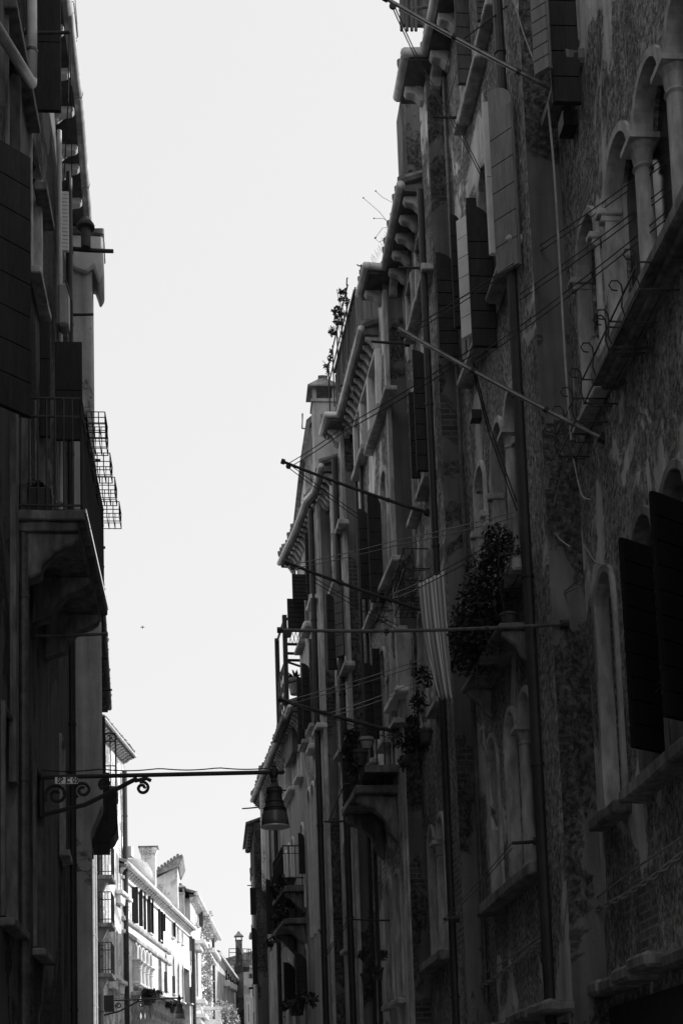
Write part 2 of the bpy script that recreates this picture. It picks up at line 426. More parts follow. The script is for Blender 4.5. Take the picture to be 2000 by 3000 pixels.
CORB = {'beam': [(0, 0), (.24, 0), (.25, -.05), (.22, -.1), (.12, -.12), (.05, -.2), (0, -.22)],
        'scroll': [(0, 0), (.22, 0), (.22, -.05), (.17, -.06), (.13, -.1), (.09, -.17), (.03, -.21), (0, -.21)]}
def eave(root, path, side, z, over=.27, gr=.055, gmat='zincd', corb='beam', step=.6, cw=.13, cmat='corb', board='beam', skipfirst=.2, roof=3.5, rmat='tile', straps=True, sag=0.):
    """soffit board, gutter, corbels and roof slab along a plan path of wall points"""
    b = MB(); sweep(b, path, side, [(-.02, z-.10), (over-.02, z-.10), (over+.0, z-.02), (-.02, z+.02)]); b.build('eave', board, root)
    if gr:
        g = MB(); off = offset_path(path, side, over+.02)
        pts = []
        for a, c in zip(off[:-1], off[1:]):
            L = np.linalg.norm(c-a); k = max(1, int(L/.5))
            for i in range(k): q = a+(c-a)*i/k; pts.append((q[0], q[1], z-.01+random.uniform(-sag, sag)))
        pts.append((*off[-1], z-.01)); g.tube(pts, gr, 10); go = g.build('gutter', gmat, root, smooth=True)
        for i in range(2, len(pts)-1, 3):
            k = MB(); a, c = np.array(pts[i]), np.array(pts[i+1]); d = (c-a)/np.linalg.norm(c-a); k.tube([a, a+d*.025], gr*1.1, 10); k.build('strap', gmat, go)
    pr = CORB[corb]; L = 0
    for a, c in zip(path[:-1], path[1:]):
        a, c = np.array(a, float), np.array(c, float); l = np.linalg.norm(c-a); e = (c-a)/l; nn = np.array([-e[1], e[0]])*side
        n = int((l-skipfirst)/step)+1 if l > .3 else 0
        if l > .15 and n == 0: n = 1
        for i in range(n):
            d = min(skipfirst*.5+i*step+random.uniform(-.02, .02), l-cw)
            if n == 1 and l < .6: d = (l-cw)/2
            k = MB(); q = a+e*d; sc = over/.27
            k.prism([(*(q+nn*(x*sc)), z-.101+y) for x, y in pr], (*(e*cw), 0)); k.build('corbel', cmat, root, bevel=.01)
    if roof:
        b = MB(); sweep(b, [path[0], path[-1]], side, [((over+.03 if len(path) == 2 else -.1), z+.03), ((over+.03 if len(path) == 2 else -.1), z+.07), (-roof, z+.07+roof*.36), (-roof, z+roof*.36)])
        r_ = b.build('roof', rmat, root)
        tl = MB(); rt = random.Random(int(z*100))
        for a, c in zip(path[:-1], path[1:]):
            a, c = np.array(a, float), np.array(c, float); l = np.linalg.norm(c-a); e = (c-a)/l; nn = np.array([-e[1], e[0]])*side; d = .08
            while d < l-.05:
                o_ = over+.03+rt.uniform(-.02, .035); q0 = a+e*d+nn*o_; q1 = a+e*d-nn*.35; h_ = rt.uniform(-.012, .012)
                tl.tube([(*q0, z+.085+h_), (*q1, z+.085+.36*(o_+.35))], .075, 8, r1=.06); d += rt.uniform(.17, .21)
        if tl.v: tl.build('roof_tiles', rmat, r_ if False else root)
    return

def foliage(b, c, rad, n, size, rnd, droop=0.):
    for _ in range(n):
        while True:
            q = np.array([rnd.uniform(-1, 1) for _ in range(3)])
            if q.dot(q) < 1: break
        q = q*(.55+.45*rnd.random()) if rnd.random() < .3 else q
        p = np.array(c)+q*np.array(rad); p[2] -= droop*abs(rnd.gauss(0, 1))
        a = np.array([rnd.gauss(0, 1) for _ in range(3)]); a /= np.linalg.norm(a); d = np.cross(a, [rnd.gauss(0, 1) for _ in range(3)]); d /= np.linalg.norm(d)
        s = size*rnd.uniform(.6, 1.3)
        b.add([p-a*s, p+d*s*.45, p+a*s, p-d*s*.45], [(0, 1, 2, 3)])
def plant(name, label, clumps, size, mat='leaf', pots=(), stems=(), group=None, cat='plant', potmat='pot', seed=1):
    rnd = random.Random(seed); c0 = np.array(clumps[0][0], float); zmin = min([c[0][2]-c[1][2] for c in clumps]+[p[0][2] for p in pots])
    t = thing(name, label, cat, (c0[0], c0[1], zmin), group)
    b = MB()
    for c in clumps: foliage(b, c[0], c[1], c[2], size, rnd, c[3] if len(c) > 3 else 0)
    b.build('foliage', mat, t, recalc=False)
    if stems:
        b = MB()
        for s in stems: b.tube(s, .006, 5)
        b.build('stem', 'leaf', t)
    for p, r_, hh in pots:
        b = MB(); b.lathe(p, [(r_*.7, 0), (r_*.95, hh*.8), (r_*1.08, hh*.82), (r_*1.08, hh), (r_*.85, hh), (r_*.8, hh*.85)], 14); b.build('pot', potmat, t)
    return t

# ================================================================ THE SETTING
b = MB(); b.box(-400, 400, -60, 900, -.02, -.01); structure(b.build('ground', simple('distant ground', .15, .9, .2, 0, .3, .4, .2)))
b = MB()
rnd = random.Random(3)
b.box(-8, 9, -12, 140, -.006, 0.0)
structure(b.build('pavement', 'pave'))

# ---------------------------------------------------------------- facade planes of the right-hand side, each stepping further into the street
F1 = Fac((3.5, 7.), 0, 1)
def step(prev, inner, outer, k):
    s, _ = prev.px(*inner); q = prev.P(s, 0); o = on_y(*outer, q[1]); f = Fac((o[0], q[1]), k, 1); return s, f
S1, F2 = step(F1, (1640, 500), (1544, 500), -.01)
S2, F3 = step(F2, (1308, 400), (1254, 400), -.01)
S3, F4 = step(F3, (1177, 850), (1122, 850), -.05)
S4, F5 = step(F4, (1040, 1450), (1004, 1450), -.064)
S5, F6 = step(F5, (966, 1550), (931, 1550), -.075)
S6 = 2.95; S7 = 10.4
q = F6.P(S7, 0); o8 = on_y(744, 2450, q[1]); F8 = Fac((o8[0], q[1]), -.012, 1)

GR = 'houses along the right of the street'
GL = 'houses along the left of the street'
# house 1, the nearest on the right
h = House(F1, 'house', 'nearest right-hand house, rough flaking wall with tall white-edged arched windows in two rows', 'p1', -6., S1, 17.0, 5, group=GR)
H1 = h
h.multi([(1.9, 2.57), (2.74, 3.42), (3.60, 4.33)], 8.06, 9.53, trim=.07, sill=False, trim_mat='stone', depth=.17, pane='glass')
h.win(4.72, 5.36, 8.06, 9.55, trim=.07, trim_mat='stone', depth=.16)
b = MB(); b.fbox(F1, 1.75, 4.5, 7.92, 8.05, -.05, .2); b.fbox(F1, 1.8, 4.45, 7.86, 7.918, -.05, .13); b.build('sill', 'stoned', h.root, bevel=.02)
for s in (2.655, 3.51): h.column(s, 8.06, 9.527, .078, -.06, cap=.2)
for s in (4.36, 4.69, 5.39):
    b = MB(); b.fbox(F1, s-.06, s+.06, 9.44, 9.5, -.12, .1); b.fbox(F1, s-.045, s+.045, 9.38, 9.438, -.1, .075); b.build('impost', 'stone', h.root, bevel=.01)
for (a, c) in ((1.95, 2.62), (2.80, 3.45), (3.62, 4.27)):
    h.win(a, c, 4.32, 6.48-(c-a)/2, trim=.075, sill=False, trim_mat='stoned', depth=.2, pane='wood')
h.win(4.86, 5.42, 4.32, 6.2, trim=.07, sill=False, trim_mat='stone', depth=.15, pane='glass', mull=False)
for s in (1.93, 2.78, 3.60): h.leaf_at(s, .36, 4.4, 6.08, 'woodk', False, ang=-.58, planks=9)
b = MB(); b.fbox(F1, 1.7, 4.42, 4.19, 4.31, -.05, .2); b.build('sill', 'stoned', h.root, bevel=.02)
b = MB(); b.fbox(F1, 4.72, 5.56, 4.19, 4.31, -.05, .17); b.build('sill', 'stoned', h.root, bevel=.02)
b = MB(); b.fbox(F1, 5.1, 5.3, 10.9, 11.05, 0, .14); b.build('vent', 'iron', h.root)
for s0, s1 in ((4.66, 4.84), (4.5, 4.6)):        # stone jamb strips between the lower windows
    pass
rr = random.Random(5)
b = MB(); s = -.5
while s < 5.7:
    L = rr.uniform(.45, .9); n = rr.uniform(.17, .3); z = 2.86+rr.uniform(-.03, .03)
    b.fbox(F1, s, s+L-.02, z-.13, z, -.04, n); s += L
b.build('shop_cornice', 'stoned', h.root, bevel=.03)
b = MB(); b.fbox(F1, -.5, S1-.1, .1, 2.6, -.3, .03); b.build('shopfront', 'wood', h.root)
h.win(4.95, 5.5, 11.6, 13.4, 'rect', trim=.07, sill=False); h.leaf(1692, 1608, -70, 300, 'wood', False, planks=5)
b = MB(); b.fbox(F1, 4.75, 5.7, 11.28, 11.42, -.05, .2); b.build('sill', 'stoned', h.root, bevel=.03)
h.done()

# house 2
h = House(F2, 'house', 'right-hand house with big fat gutter, a thick dark downpipe and white-trimmed twin windows', 'p2', 0, S2, 15.3, 5, group=GR)
H2 = h
for u, v, wd in ((1417, 494, .52),): h.win_px(u, v, wd, 10.52, trim=.08)
h.win(.62, 1.16, 10.52, 12.02, trim=.08); h.win(2.62, 3.14, 10.52, 12.0, trim=.08)
b = MB(); b.fbox(F2, .35, 3.3, 10.41, 10.515, -.05, .16); b.build('sill', 'stone', h.root, bevel=.03)
h.win(1.0, 1.55, 13.62, 14.7, 'rect', trim=.07); h.win(2.3, 2.85, 13.62, 14.7, 'rect', trim=.07)
h.sill_px((1390, 172), (1338, 322), .18, .16)
h.leaf(1508, 1454, 222, 770, 'woodl', True, ang=.9, planks=6); h.leaf(1447, 1374, 598, 1015, 'wood', True); h.leaf(1379, 1357, 627, 975, 'stonew', False, ang=.9, planks=6); h.leaf(1454, 1442, 300, 745, 'stonew', False, planks=2)  # white leaves: sky light on slim shutter faces put into the colour
h.leaf(1338, 1281, 738, 1045, 'wood', True); h.leaf(1352, 1331, 626, 960, 'wood', True); h.leaf(1404, 1374, 580, 985, 'wood', False)
h.leaf(1377, 1335, -40, 245, 'woodm', False); h.leaf(1425, 1395, -60, 60, 'woodm', False)
h.multi([(.94, 1.48), (1.65, 2.19)], 7.25, 8.98, trim=.07, sill=False, depth=.16)
h.win(2.70, 3.24, 7.25, 8.98, trim=.07, sill=False, depth=.16)
h.column(1.565, 7.25, 8.977, .065, -.05)
for s in (.9, 2.22, 2.67, 3.27):
    b = MB(); b.fbox(F2, s-.05, s+.05, 8.5, 8.58, -.1, .09); b.build('impost', 'stone', h.root, bevel=.01)
b = MB(); b.fbox(F2, .75, 2.4, 7.1, 7.245, -.05, .18); b.build('sill', 'stone', h.root, bevel=.02)
b = MB(); b.fbox(F2, 2.6, 3.35, 7.1, 7.245, -.05, .17); b.build('sill', 'stone', h.root, bevel=.02)
h.multi([(.99, 1.53), (1.70, 2.24)], 4.12, 5.71, trim=.065, sill=False, trim_mat='stone', depth=.16)
h.win(2.75, 3.29, 4.12, 5.71, trim=.065, sill=False, trim_mat='stone', depth=.16)
h.column(1.615, 4.12, 5.707, .07, -.05, mat='stone')
b = MB(); b.fbox(F2, .7, 3.5, 3.98, 4.115, -.05, .18); b.build('sill', 'stoned', h.root, bevel=.02)
b = MB(); s = 0
while s < 3.8:
    L = rr.uniform(.45, .8); b.fbox(F2, s, min(s+L-.02, 4.), 2.57+rr.uniform(-.02, .02), 2.71+rr.uniform(-.02, .02), -.04, rr.uniform(.17, .28)); s += L
b.build('shop_cornice', 'stoned', h.root, bevel=.03)
b = MB(); b.fbox(F2, .2, S2-.3, .1, 2.5, -.3, .03); b.build('shopfront', 'wood', h.root)
h.pipe_px(1466, 200, .2, 15.1, .055, .1, 'pipe')
h.pipe_px(1309, 440, 3., 15.0, .028, .05, 'irong')
b = MB(); b.fbox(F2, 2.72, 2.86, 9.75, 9.86, 0, .12); b.build('vent', 'iron', h.root)
h.leaf(1605, 1566, -70, 195, 'woodl', False, ang=.8)
eave(h.root, [F2.P(-.2, 0)[:2], F2.P(S2, 0)[:2], F3.P(0, 0)[:2], F3.P(.55, 0)[:2]], 1, 15.33, .27, .07, 'zincd', step=.62, cw=.14, sag=.012)
h.done()

# house 3
h = House(F3, 'house', 'right-hand house with knobbly stone beam ends under a sagging gutter and dark arched shutters', 'p3', 0, S3, 14.0, 5, group=GR,
          outline=[(0, 0), (0, 15.25), (.58, 15.25), (.58, 14.02), (S3, 14.02), (S3, 0)])
H3 = h
h.win(.75, 1.3, 12.5, 13.55, 'rect', trim=.07, sill=False); h.win(1.75, 2.25, 12.5, 13.5, 'rect', trim=.07, sill=False)
h.sill_px((1238, 796), (1205, 870), .2, .2); h.sill_px((1215, 893), (1181, 964), .2, .2)
h.win(.85, 1.4, 10.1, 11.65, trim=.07); h.win(1.85, 2.3, 10.1, 11.65, trim=.07)
h.leaf(1262, 1214, 1024, 1380, 'wood', True); h.leaf(1226, 1203, 1149, 1400, 'wood', False)
h.win(.7, 1.25, 7.0, 8.4, trim=.07); h.win(1.9, 2.45, 7.0, 8.4, trim=.07)
h.multi([(1.02, 1.52), (1.85, 2.35)], 3.8, 5.33, trim=.065, sill=False, trim_mat='stone', depth=.16)
h.column(1.685, 3.8, 5.327, .075, -.05, mat='stone')
b = MB(); b.fbox(F3, .85, 2.55, 3.66, 3.795, -.05, .18); b.build('sill', 'stoned', h.root, bevel=.02)
y = 18.6; a = on_y(1192, 470, y); c = on_y(1232, 232, y); b = MB(); b.box(a[0], a[0]+2., y, y+.9, 13.6, c[2]); b.build('attic', 'ret', h.root)
h.pipe_px(1236, 700, .2, F3.px(1232, 548, .11)[1], .046, .11, 'pipe')
eave(h.root, [F3.P(.62, 0)[:2], F3.P(S3, 0)[:2], F4.P(0, 0)[:2], F4.P(.45, 0)[:2]], 1, 14.1, .27, .062, 'zincd', step=.40, cw=.12, sag=.012)
h.done()

# house 4
h = House(F4, 'house', 'right-hand house with pale new gutter over close white brackets and gothic shuttered window below', 'p4', 0, S4, 13.5, 5, group=GR,
          outline=[(0, 0), (0, 14.0), (.48, 14.0), (.48, 13.48), (S4, 13.48), (S4, 0)])
H4 = h
b = MB(); b.fbox(F4, -.012, 0.12, .5, 13.9, -.05, .012); b.build('corner_strip', 'stone', h.root)  # added strip standing in for the corner edge that catches more sky
for u in (1062, 1046): h.pipe_px(u, 1500, .3, 13.3, .03, .05, 'pipe')
for a, c in ((.55, 1.25), (1.4, 2.05), (2.2, 2.85)): h.win(a, c, 12.35, 13.2, 'rect', trim=.075, sill=False, trim_mat='stonew', proud=.08)
h.sill_px((1126, 1152), (1063, 1296), .2, .14, 'stone'); h.sill_px((1057, 1302), (1027, 1392), .2, .14, 'stone')
h.win_px(1125, 1384, .5, 9.62, trim=.08, sill=False); h.win_px(1104, 1462, .52, 9.62, 'gothic', trim=.09, sill=False); h.win(2.0, 2.5, 9.62, 10.9, trim=.08, sill=False)
b = MB(); b.fbox(F4, .83, .92, 10.55, 10.68, -.1, .09); b.build('impost', 'stone', h.root, bevel=.01)
h.column(.86, 9.6, 10.6, .06, -.02)
h.leaf(1119, 1080, 1446, 1765, 'wood', True); h.leaf(1083, 1052, 1490, 1755, 'wood', True)
h.sill_px((1146, 1622), (1088, 1768), .2, .13, 'stone'); h.sill_px((1088, 1775), (1058, 1836), .2, .13, 'stone')
h.win_px(1156, 1850, .45, 7.3, trim=.08); h.win_px(1123, 1908, .42, 7.3, trim=.07); h.win(2.1, 2.6, 7.3, 8.5, trim=.07)
h.leaf(1108, 1067, 1942, 2165, 'wood', True); h.leaf(1116, 1103, 1900, 2140, 'wood', False)
h.sill_px((1160, 2030), (1122, 2053), .16, .1, 'stonew')
# the big dark balcony on a scroll console, low on house 4
f = F4; s0, zt = f.px(1090, 2280, .0)
y0 = f.Y(.35); zb = on_y(1060, 2300, y0)[2]
b = MB(); b.fbox(f, .35, 1.9, zb-.13, zb, -.05, .62); bl = b.build('balcony', 'stoned', h.root, bevel=.02)
for s in (.45, 1.7):
    b = MB(); prof = [(0, 0), (.58, 0), (.58, -.1), (.5, -.16), (.36, -.2), (.2, -.34), (.13, -.55), (0, -.7)]
    b.prism([f.P(s, zb-.131+z, n) for n, z in prof], f.P(s+.18, 0)-f.P(s, 0)); b.build('console', 'stoned', bl, bevel=.02)
b = MB()
for i in range(13): s = .38+i*.123; b.tube([f.P(s, zb, .57), f.P(s, zb+.85, .57)], .009, 5)
for i in range(5): n = .05+i*.12; b.tube([f.P(.38, zb, n), f.P(.38, zb+.85, n)], .009, 5)
b.tube([f.P(.38, zb+.85, 0), f.P(.38, zb+.85, .57), f.P(1.87, zb+.85, .57)], .016, 6); b.build('railing', 'iron', bl)
h.win(.6, 1.1, zb, zb+1.7, 'rect', trim=.07, sill=False); h.win(1.3, 1.75, 3.4, 5.0, trim=.07); h.win(.45, .9, 3.4, 5.0, trim=.07)
C4B = (f, .35, 1.9, zb)
eave(h.root, [F4.P(.5, 0)[:2], F4.P(S4, 0)[:2], F5.P(0, 0)[:2], F5.P(.42, 0)[:2]], 1, 13.58, .25, .055, 'zinc', 'scroll', step=.24, cw=.085, cmat='stone', skipfirst=.1)
h.done()

# house 5 and 6 share one long curved gutter
h = House(F5, 'house', 'narrow grey right-hand house between two corner steps, long pale curved gutter overhead', 'p5', 0, S5, 12.9, 4, group=GR,
          outline=[(0, 0), (0, 13.5), (.4, 13.5), (.4, 12.9), (S5, 12.9), (S5, 0)])
H5 = h
b = MB(); b.fbox(F5, -.012, 0.16, .5, 13.4, -.05, .012); b.build('corner_strip', 'stone', h.root)  # added strip, again for the skylit edge of the corner
h.win(.75, 1.15, 11.0, 12.3, 'rect', trim=.06); h.leaf(988, 978, 1423, 1563, 'stonew', False, planks=2)
h.win(.7, 1.15, 8.0, 9.4, trim=.06); h.leaf(984, 958, 1740, 1962, 'wood', True); h.leaf(1006, 983, 1700, 1920, 'woodm', False, ang=.8)
h.sill_px((1008, 1934), (988, 1980), .18, .1); h.win(.7, 1.15, 4.6, 6.2, trim=.06)
h.sill_px((990, 1518), (976, 1562), .18, .1)
h.pipe_px(990, 1650, .2, 13.0, .055, .09, 'pipe')
h.done()
h = House(F6, 'house', 'tall grey right-hand house with plank shutters standing out from its far edge', 'p6', 0, S6, 12.9, 4, group=GR)
H6 = h
b = MB(); b.fbox(F6, -.012, 0.16, .5, 12.85, -.05, .012); b.build('corner_strip', 'stone', h.root)  # added strip for the skylit start of this facade
pt = [F5.P(.45, 0)[:2], F5.P(S5-.1, 0)[:2], F6.P(.25, 0, -.12)[:2], F6.P(1.6, 0, -.08)[:2], F6.P(S6+.25, 0, .04)[:2]]
eave(h.root, pt, 1, 13.0, .27, .055, 'zinc', 'scroll', step=.22, cw=.08, cmat='stone', skipfirst=.1, roof=3.)
h.win(1.2, 1.7, 11.0, 12.2, 'rect', trim=.05); h.win(2.2, 2.7, 11.0, 12.2, 'rect', trim=.05)
h.leaf(901, 856, 1683, 1758, 'wood', False); h.leaf(893, 842, 1755, 1852, 'wood', False); h.leaf(914, 897, 1560, 1740, 'wood', False)
h.sill_px((910, 1738), (895, 1780), .15, .1, 'stonew'); h.sill_px((890, 1812), (880, 1850), .15, .1, 'stonew')
h.win(1.0, 1.5, 9.0, 10.3, trim=.05); h.win(2.1, 2.6, 9.0, 10.3, trim=.05)
h.leaf(909, 885, 1943, 2136, 'wood', True); h.leaf(929, 907, 1872, 2074, 'woodm', False); h.leaf(891, 871, 1982, 2180, 'wood', True)
h.sill_px((927, 2116), (912, 2148), .15, .1, 'stonew'); h.sill_px((904, 2174), (893, 2205), .15, .1, 'stonew')
h.pipe_px(925, 2000, .2, 12.8, .055, .09, 'pipe')
for a_, c_ in ((.86, 1.24), (1.38, 1.78), (1.92, 2.36)): h.win(a_, c_, 5.2, 7.84-(c_-a_)*.1, trim=.06, sill=False, trim_mat='stonew')
for u, v in ((928, 2276), (916, 2302), (905, 2328)): h.win_px(u, v, .42, 5.0, trim=.06, sill=False, trim_mat='stone') if 0 else None
h.done()

# house 7 : the lower house at the far right, same plane
h = House(F6, 'house', 'lower far right house with white bracketed cornice, slim arched window trio and planted balconies', 'p7', S6+.002, S7, 9.7, 4, group=GR)
H7 = h; f = F6
s_eave0, z_eave = f.px(855, 2060, .25)
eave(h.root, [f.P(S6-.5, 0)[:2], f.P(S7+.1, 0)[:2]], 1, 9.78, .26, .055, 'zinc', 'scroll', step=.22, cw=.085, cmat='stone', skipfirst=.1, roof=3.)
for u0, u1, vt, vb in ((860, 838, 2190, 2330), (904, 888, 2150, 2250), (823, 812, 2280, 2400)):
    s0, z0 = f.px(u0, (vt+vb)/2); s1, z1 = f.px(u1, (vt+vb)/2); s0 = max(s0, S6+.1); _, zt = f.px((u0+u1)/2, vt); _, zb_ = f.px((u0+u1)/2, vb)
    if s1-s0 < .35: s1 = s0+.42
    h.win(s0, s1, zb_, zt, 'rect', trim=.09, trim_mat='stonew')
for u, v, zb_ in ((905, 2325, 5.9), (886, 2416, 5.9), (859, 2458, 5.6), (847, 2476, 5.6), (839, 2497, 5.6), (830, 2510, 5.6), (822, 2530, 5.6)):
    s, z = f.px(u, v)
    if s > S6+.3: h.win_px(u, v, .36, zb_, trim=.055, sill=False, trim_mat='stonew')
for u, v in ((897, 2773), (868, 2790), (848, 2815)): h.win_px(u, v, .4, 2.6, trim=.06, sill=False)
h.leaf(798, 780, 2575, 2737, 'wood', True); h.leaf(813, 798, 2568, 2730, 'wood', True); h.leaf(865, 832, 2819, 2930, 'wood', True); h.leaf(899, 867, 2792, 2920, 'wood', True)
h.leaf(893, 881, 2440, 2560, 'wood', True)
h.pipe_px(813, 2650, .2, 9.6, .05, .08, 'pipe')
for u0, vb_, u1 in ((905, 2600, 838), (900, 2705, 850)):    # two railed balconies
    s0, zf = f.px(u0, vb_-20, .0); s0 = max(s0, S6+.15); s1, _ = f.px(u1, vb_, .0)
    zf = on_y(u1, vb_, f.Y(s0))[2] if False else zf
    b = MB(); b.fbox(f, s0, s0+1.9, zf-.12, zf, -.05, .45); bl = b.build('balcony', 'stoned', h.root, bevel=.015)
    b = MB()
    for i in range(17): s = s0+.03+i*.115; b.tube([f.P(s, zf, .42), f.P(s, zf+.8, .42)], .008, 5)
    for i in range(4): b.tube([f.P(s0+.03, zf, .06+i*.12), f.P(s0+.03, zf+.8, .06+i*.12)], .008, 5)
    b.tube([f.P(s0+.03, zf+.8, 0), f.P(s0+.03, zf+.8, .42), f.P(s0+1.87, zf+.8, .42)], .015, 6)
    b.tube([f.P(s0+.03, zf+.65, 0), f.P(s0+.03, zf+.65, .42), f.P(s0+1.87, zf+.65, .42)], .008, 6); b.build('railing', 'iron', bl)
    b = MB(); prof = [(0, 0), (.42, 0), (.42, -.08), (.3, -.13), (.16, -.28), (0, -.42)]
    for s in (s0+.1, s0+1.6):
        b = MB(); b.prism([f.P(s, zf-.121+z, n) for n, z in prof], f.P(s+.14, 0)-f.P(s, 0)); b.build('console', 'stoned', bl, bevel=.015)
    if vb_ == 2600: B7A = (s0, zf)
    else: B7B = (s0, zf)
h.done()

# house 8 : farthest right, rough brick corner
h = House(F8, 'house', 'farthest right-hand house, a dark rough brick corner with black shutters against the sky', 'pl2', 0, 3.2, 9.2, 4, group=GR)
for z0 in (4.0, 6.6): h.win(1.2, 1.8, z0, z0+1.4, 'rect', trim=.08, trim_mat='stonew')
h.leaf(750, 733, 2601, 2680, 'wood', False); h.leaf(754, 743, 2717, 2884, 'wood', True)
for i in range(9):
    z = 2.+i*.78; b = MB(); b.fbox(F8, 3.0, 3.215, z, z+.4, -.3, .02); b.build('quoin', 'stoned', h.root, bevel=.03)
for i in range(7):
    b = MB(); b.fbox(F8, .1+i*.45, .3+i*.45, 9.0, 9.14, 0, .14); b.build('tile_end', 'tile', h.root, bevel=.03)
b = MB(); sweep(b, [F8.P(-.05, 0)[:2], F8.P(3.25, 0)[:2]], 1, [(.2, 9.15), (.2, 9.2), (-3, 10.3), (-3, 10.2)]); b.build('roof', 'tile', h.root)
h.done()

# unseen blocks added behind the right-hand houses to keep the sun off the street
for rt, x0, x1, y0, y1, zt in ((H1.root, 8.6, 14, 2, 12.5, 21.5), (H2.root, 8.3, 14, 13, 27, 20.7), (H7.root, 6.5, 12, 27.2, 40, 20.5)):
    b = MB(); b.box(x0, x1, y0, y1, 0, zt); o = b.build('sun_blocker', 'pl', rt)
    b = MB(); xm = (x0+x1)/2; b.prism([(x0-.3, y0-.2, zt+.01), (x1+.3, y0-.2, zt+.01), (xm, y0-.2, zt+1.3)], (0, y1-y0+.4, 0)); b.build('roof', 'tile', o)
for i, (y0, y1, x, zt) in enumerate(((41.2, 51, 1.9, 7.6), (51.2, 62.5, 2.1, 13.2), (62.7, 76, 2.4, 10.2), (76.2, 98, 3.2, 7.), (98.2, 118, 3.4, 14.5))):  # unseen houses, heights set for the shadows they throw on the left row
    t = thing('house', 'unseen shadow-casting house round the far right bend, %s in its row' % ('first second third fourth fifth'.split()[i]), 'house', (x+3, (y0+y1)/2, 0), 'unseen houses round the far right bend'); b = MB()
    b.box(x, x+7, y0, y1, 0, zt); b.build('wall', 'litg', t)
    b = MB(); b.prism([(x-.3, y0, zt+.01), (x+7.3, y0, zt+.01), (x+3.5, y0, zt+1.2)], (0, y1-y0, 0)); b.build('roof', 'tile', t)

# ================================================================ LEFT SIDE
FL1 = Fac((-2.0, 8.), 0, -1); FL1c = Fac((-2.0, 17.6), -.052, -1); FL2 = Fac((-2.2, 21.0), -.06, -1); FL2b = Fac((-3.63, 34.), 0, -1)
FL3 = Fac((-4.9, 52.4), .147, -1); FL4 = Fac((-4.05, 58.), .122, -1); FL5 = Fac((-1.7, 77.), .065, -1); FL6 = Fac((-.52, 95.), .08, -1)

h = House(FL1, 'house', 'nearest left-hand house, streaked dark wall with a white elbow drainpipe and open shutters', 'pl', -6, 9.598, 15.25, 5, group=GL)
LH1 = h; f = FL1
h.win(3.2, 4.1, 7.9, 10.5, 'rect', trim=.08, trim_mat='stoned'); h.win(5.4, 6.2, 11.3, 13.0, 'rect', trim=.06, trim_mat='stoned'); h.win(7.2, 8.0, 11.3, 13.0, 'rect', trim=.06)
h.win(6.0, 6.9, 8.1, 10.2, 'rect', trim=.06, trim_mat='stoned', sill=False); h.win(7.6, 8.3, 8.3, 9.9, 'rect', trim=.06, trim_mat='stoned')
h.win(5.2, 5.9, 3.6, 5.6, 'rect', trim=.1, trim_mat='stoned'); h.win(7.4, 8.1, 3.6, 5.6, 'rect', trim=.1, trim_mat='stoned')
# the big near leaf stands at 45 degrees
zt = on_y(112, 465, 12.58)[2]; zb = on_y(112, 1225, 12.58)[2]
h.leaf_at(4.28, .425, zb, zt, 'wood', False, ang=R(45), planks=8)
y = 13.6; h.leaf(98, 178, -70, 326, 'wood', False, planks=2)
h.leaf(162, 241, 1002, 1290, 'wood', False, planks=2); h.leaf(117, 137, 941, 1280, 'wood', False, planks=3)
b = MB()
for (u0, v0, u1, v1) in ((42, 0, 112, 384), (130, 525, 154, 680)):
    s0, z0 = f.px(u0, v0, .1); s1, z1 = f.px(u1, v1, .1); b.fbox(f, min(s0, s1), max(s0, s1), (z0+z1)/2-.06, (z0+z1)/2+.05, -.02, .13)
b.build('string_course', 'stoned', h.root, bevel=.01)
# white elbow drainpipe
s, z = f.px(95, 240, .15); a = f.P(s, z, .15)
s2, z2 = f.px(78, -60, .15)
b = MB(); top = f.P(s, z2+.3, .15); s3, z3 = f.px(-20, 62, .15); b.tube([top, a+np.array([0, 0, .03])], .055, 12); b.tube([a+np.array([0, 0, .03]), a-np.array([.0, .02, .03]), np.array([f.P(s3, z3, .15)[0], f.P(s3, z3, .15)[1], z3])], .055, 12)
o = b.build('drainpipe', 'pipel', h.root, smooth=True)
k = MB(); k.lathe(f.P(s, z+.35, .15), [(.064, 0), (.064, .03)], 12); k.build('clip', 'irong', o); k = MB(); k.lathe(f.P(s, z+1.1, .15), [(.064, 0), (.064, .03)], 12); k.build('clip', 'irong', o)
h.sill_px((20, 1320), (40, 1700), .1, .1, 'stoned') if 0 else None
b = MB(); s0, _ = f.px(30, 1300); b.fbox(f, s0, s0+.18, 5.0, 9.2, -.01, .06); b.build('pilaster', 'stone' if 0 else 'stoned', h.root)
# balcony seen from below
y0 = 13.95; sB = y0-8.; zs = on_y(250, 1494, y0)[2]; nB = on_y(250, 1494, y0)[0]+2.0; LB = 2.75
b = MB(); b.fbox(f, sB, sB+LB, zs-.1, zs, -.05, nB); bal = b.build('balcony', 'stoned', h.root, bevel=.012)
b = MB(); b.fbox(f, sB+.05, sB+LB-.05, zs-.2, zs-.101, -.05, nB-.07); b.build('cornice', 'stoned', bal, bevel=.012)
for s in (sB+.1, sB+1.25, sB+LB-.35):
    b = MB(); prof = [(0, 0), (nB-.08, 0), (nB-.08, -.09), (nB-.16, -.16), (nB*.55, -.24), (nB*.42, -.36), (nB*.36, -.42), (nB*.34, -.55), (nB*.1, -.62), (0, -.66)]
    b.prism([f.P(s, zs-.201+z*.8, n) for n, z in prof], f.P(s+.22, 0)-f.P(s, 0)); b.build('console', 'stoned', bal, bevel=.02)
rt = on_y(236, 1163, y0)[2]; b = MB()
for i in range(8): n = .06+i*(nB-.1)/7; b.tube([f.P(sB+.03, zs, n), f.P(sB+.03, rt, n)], .01, 5)
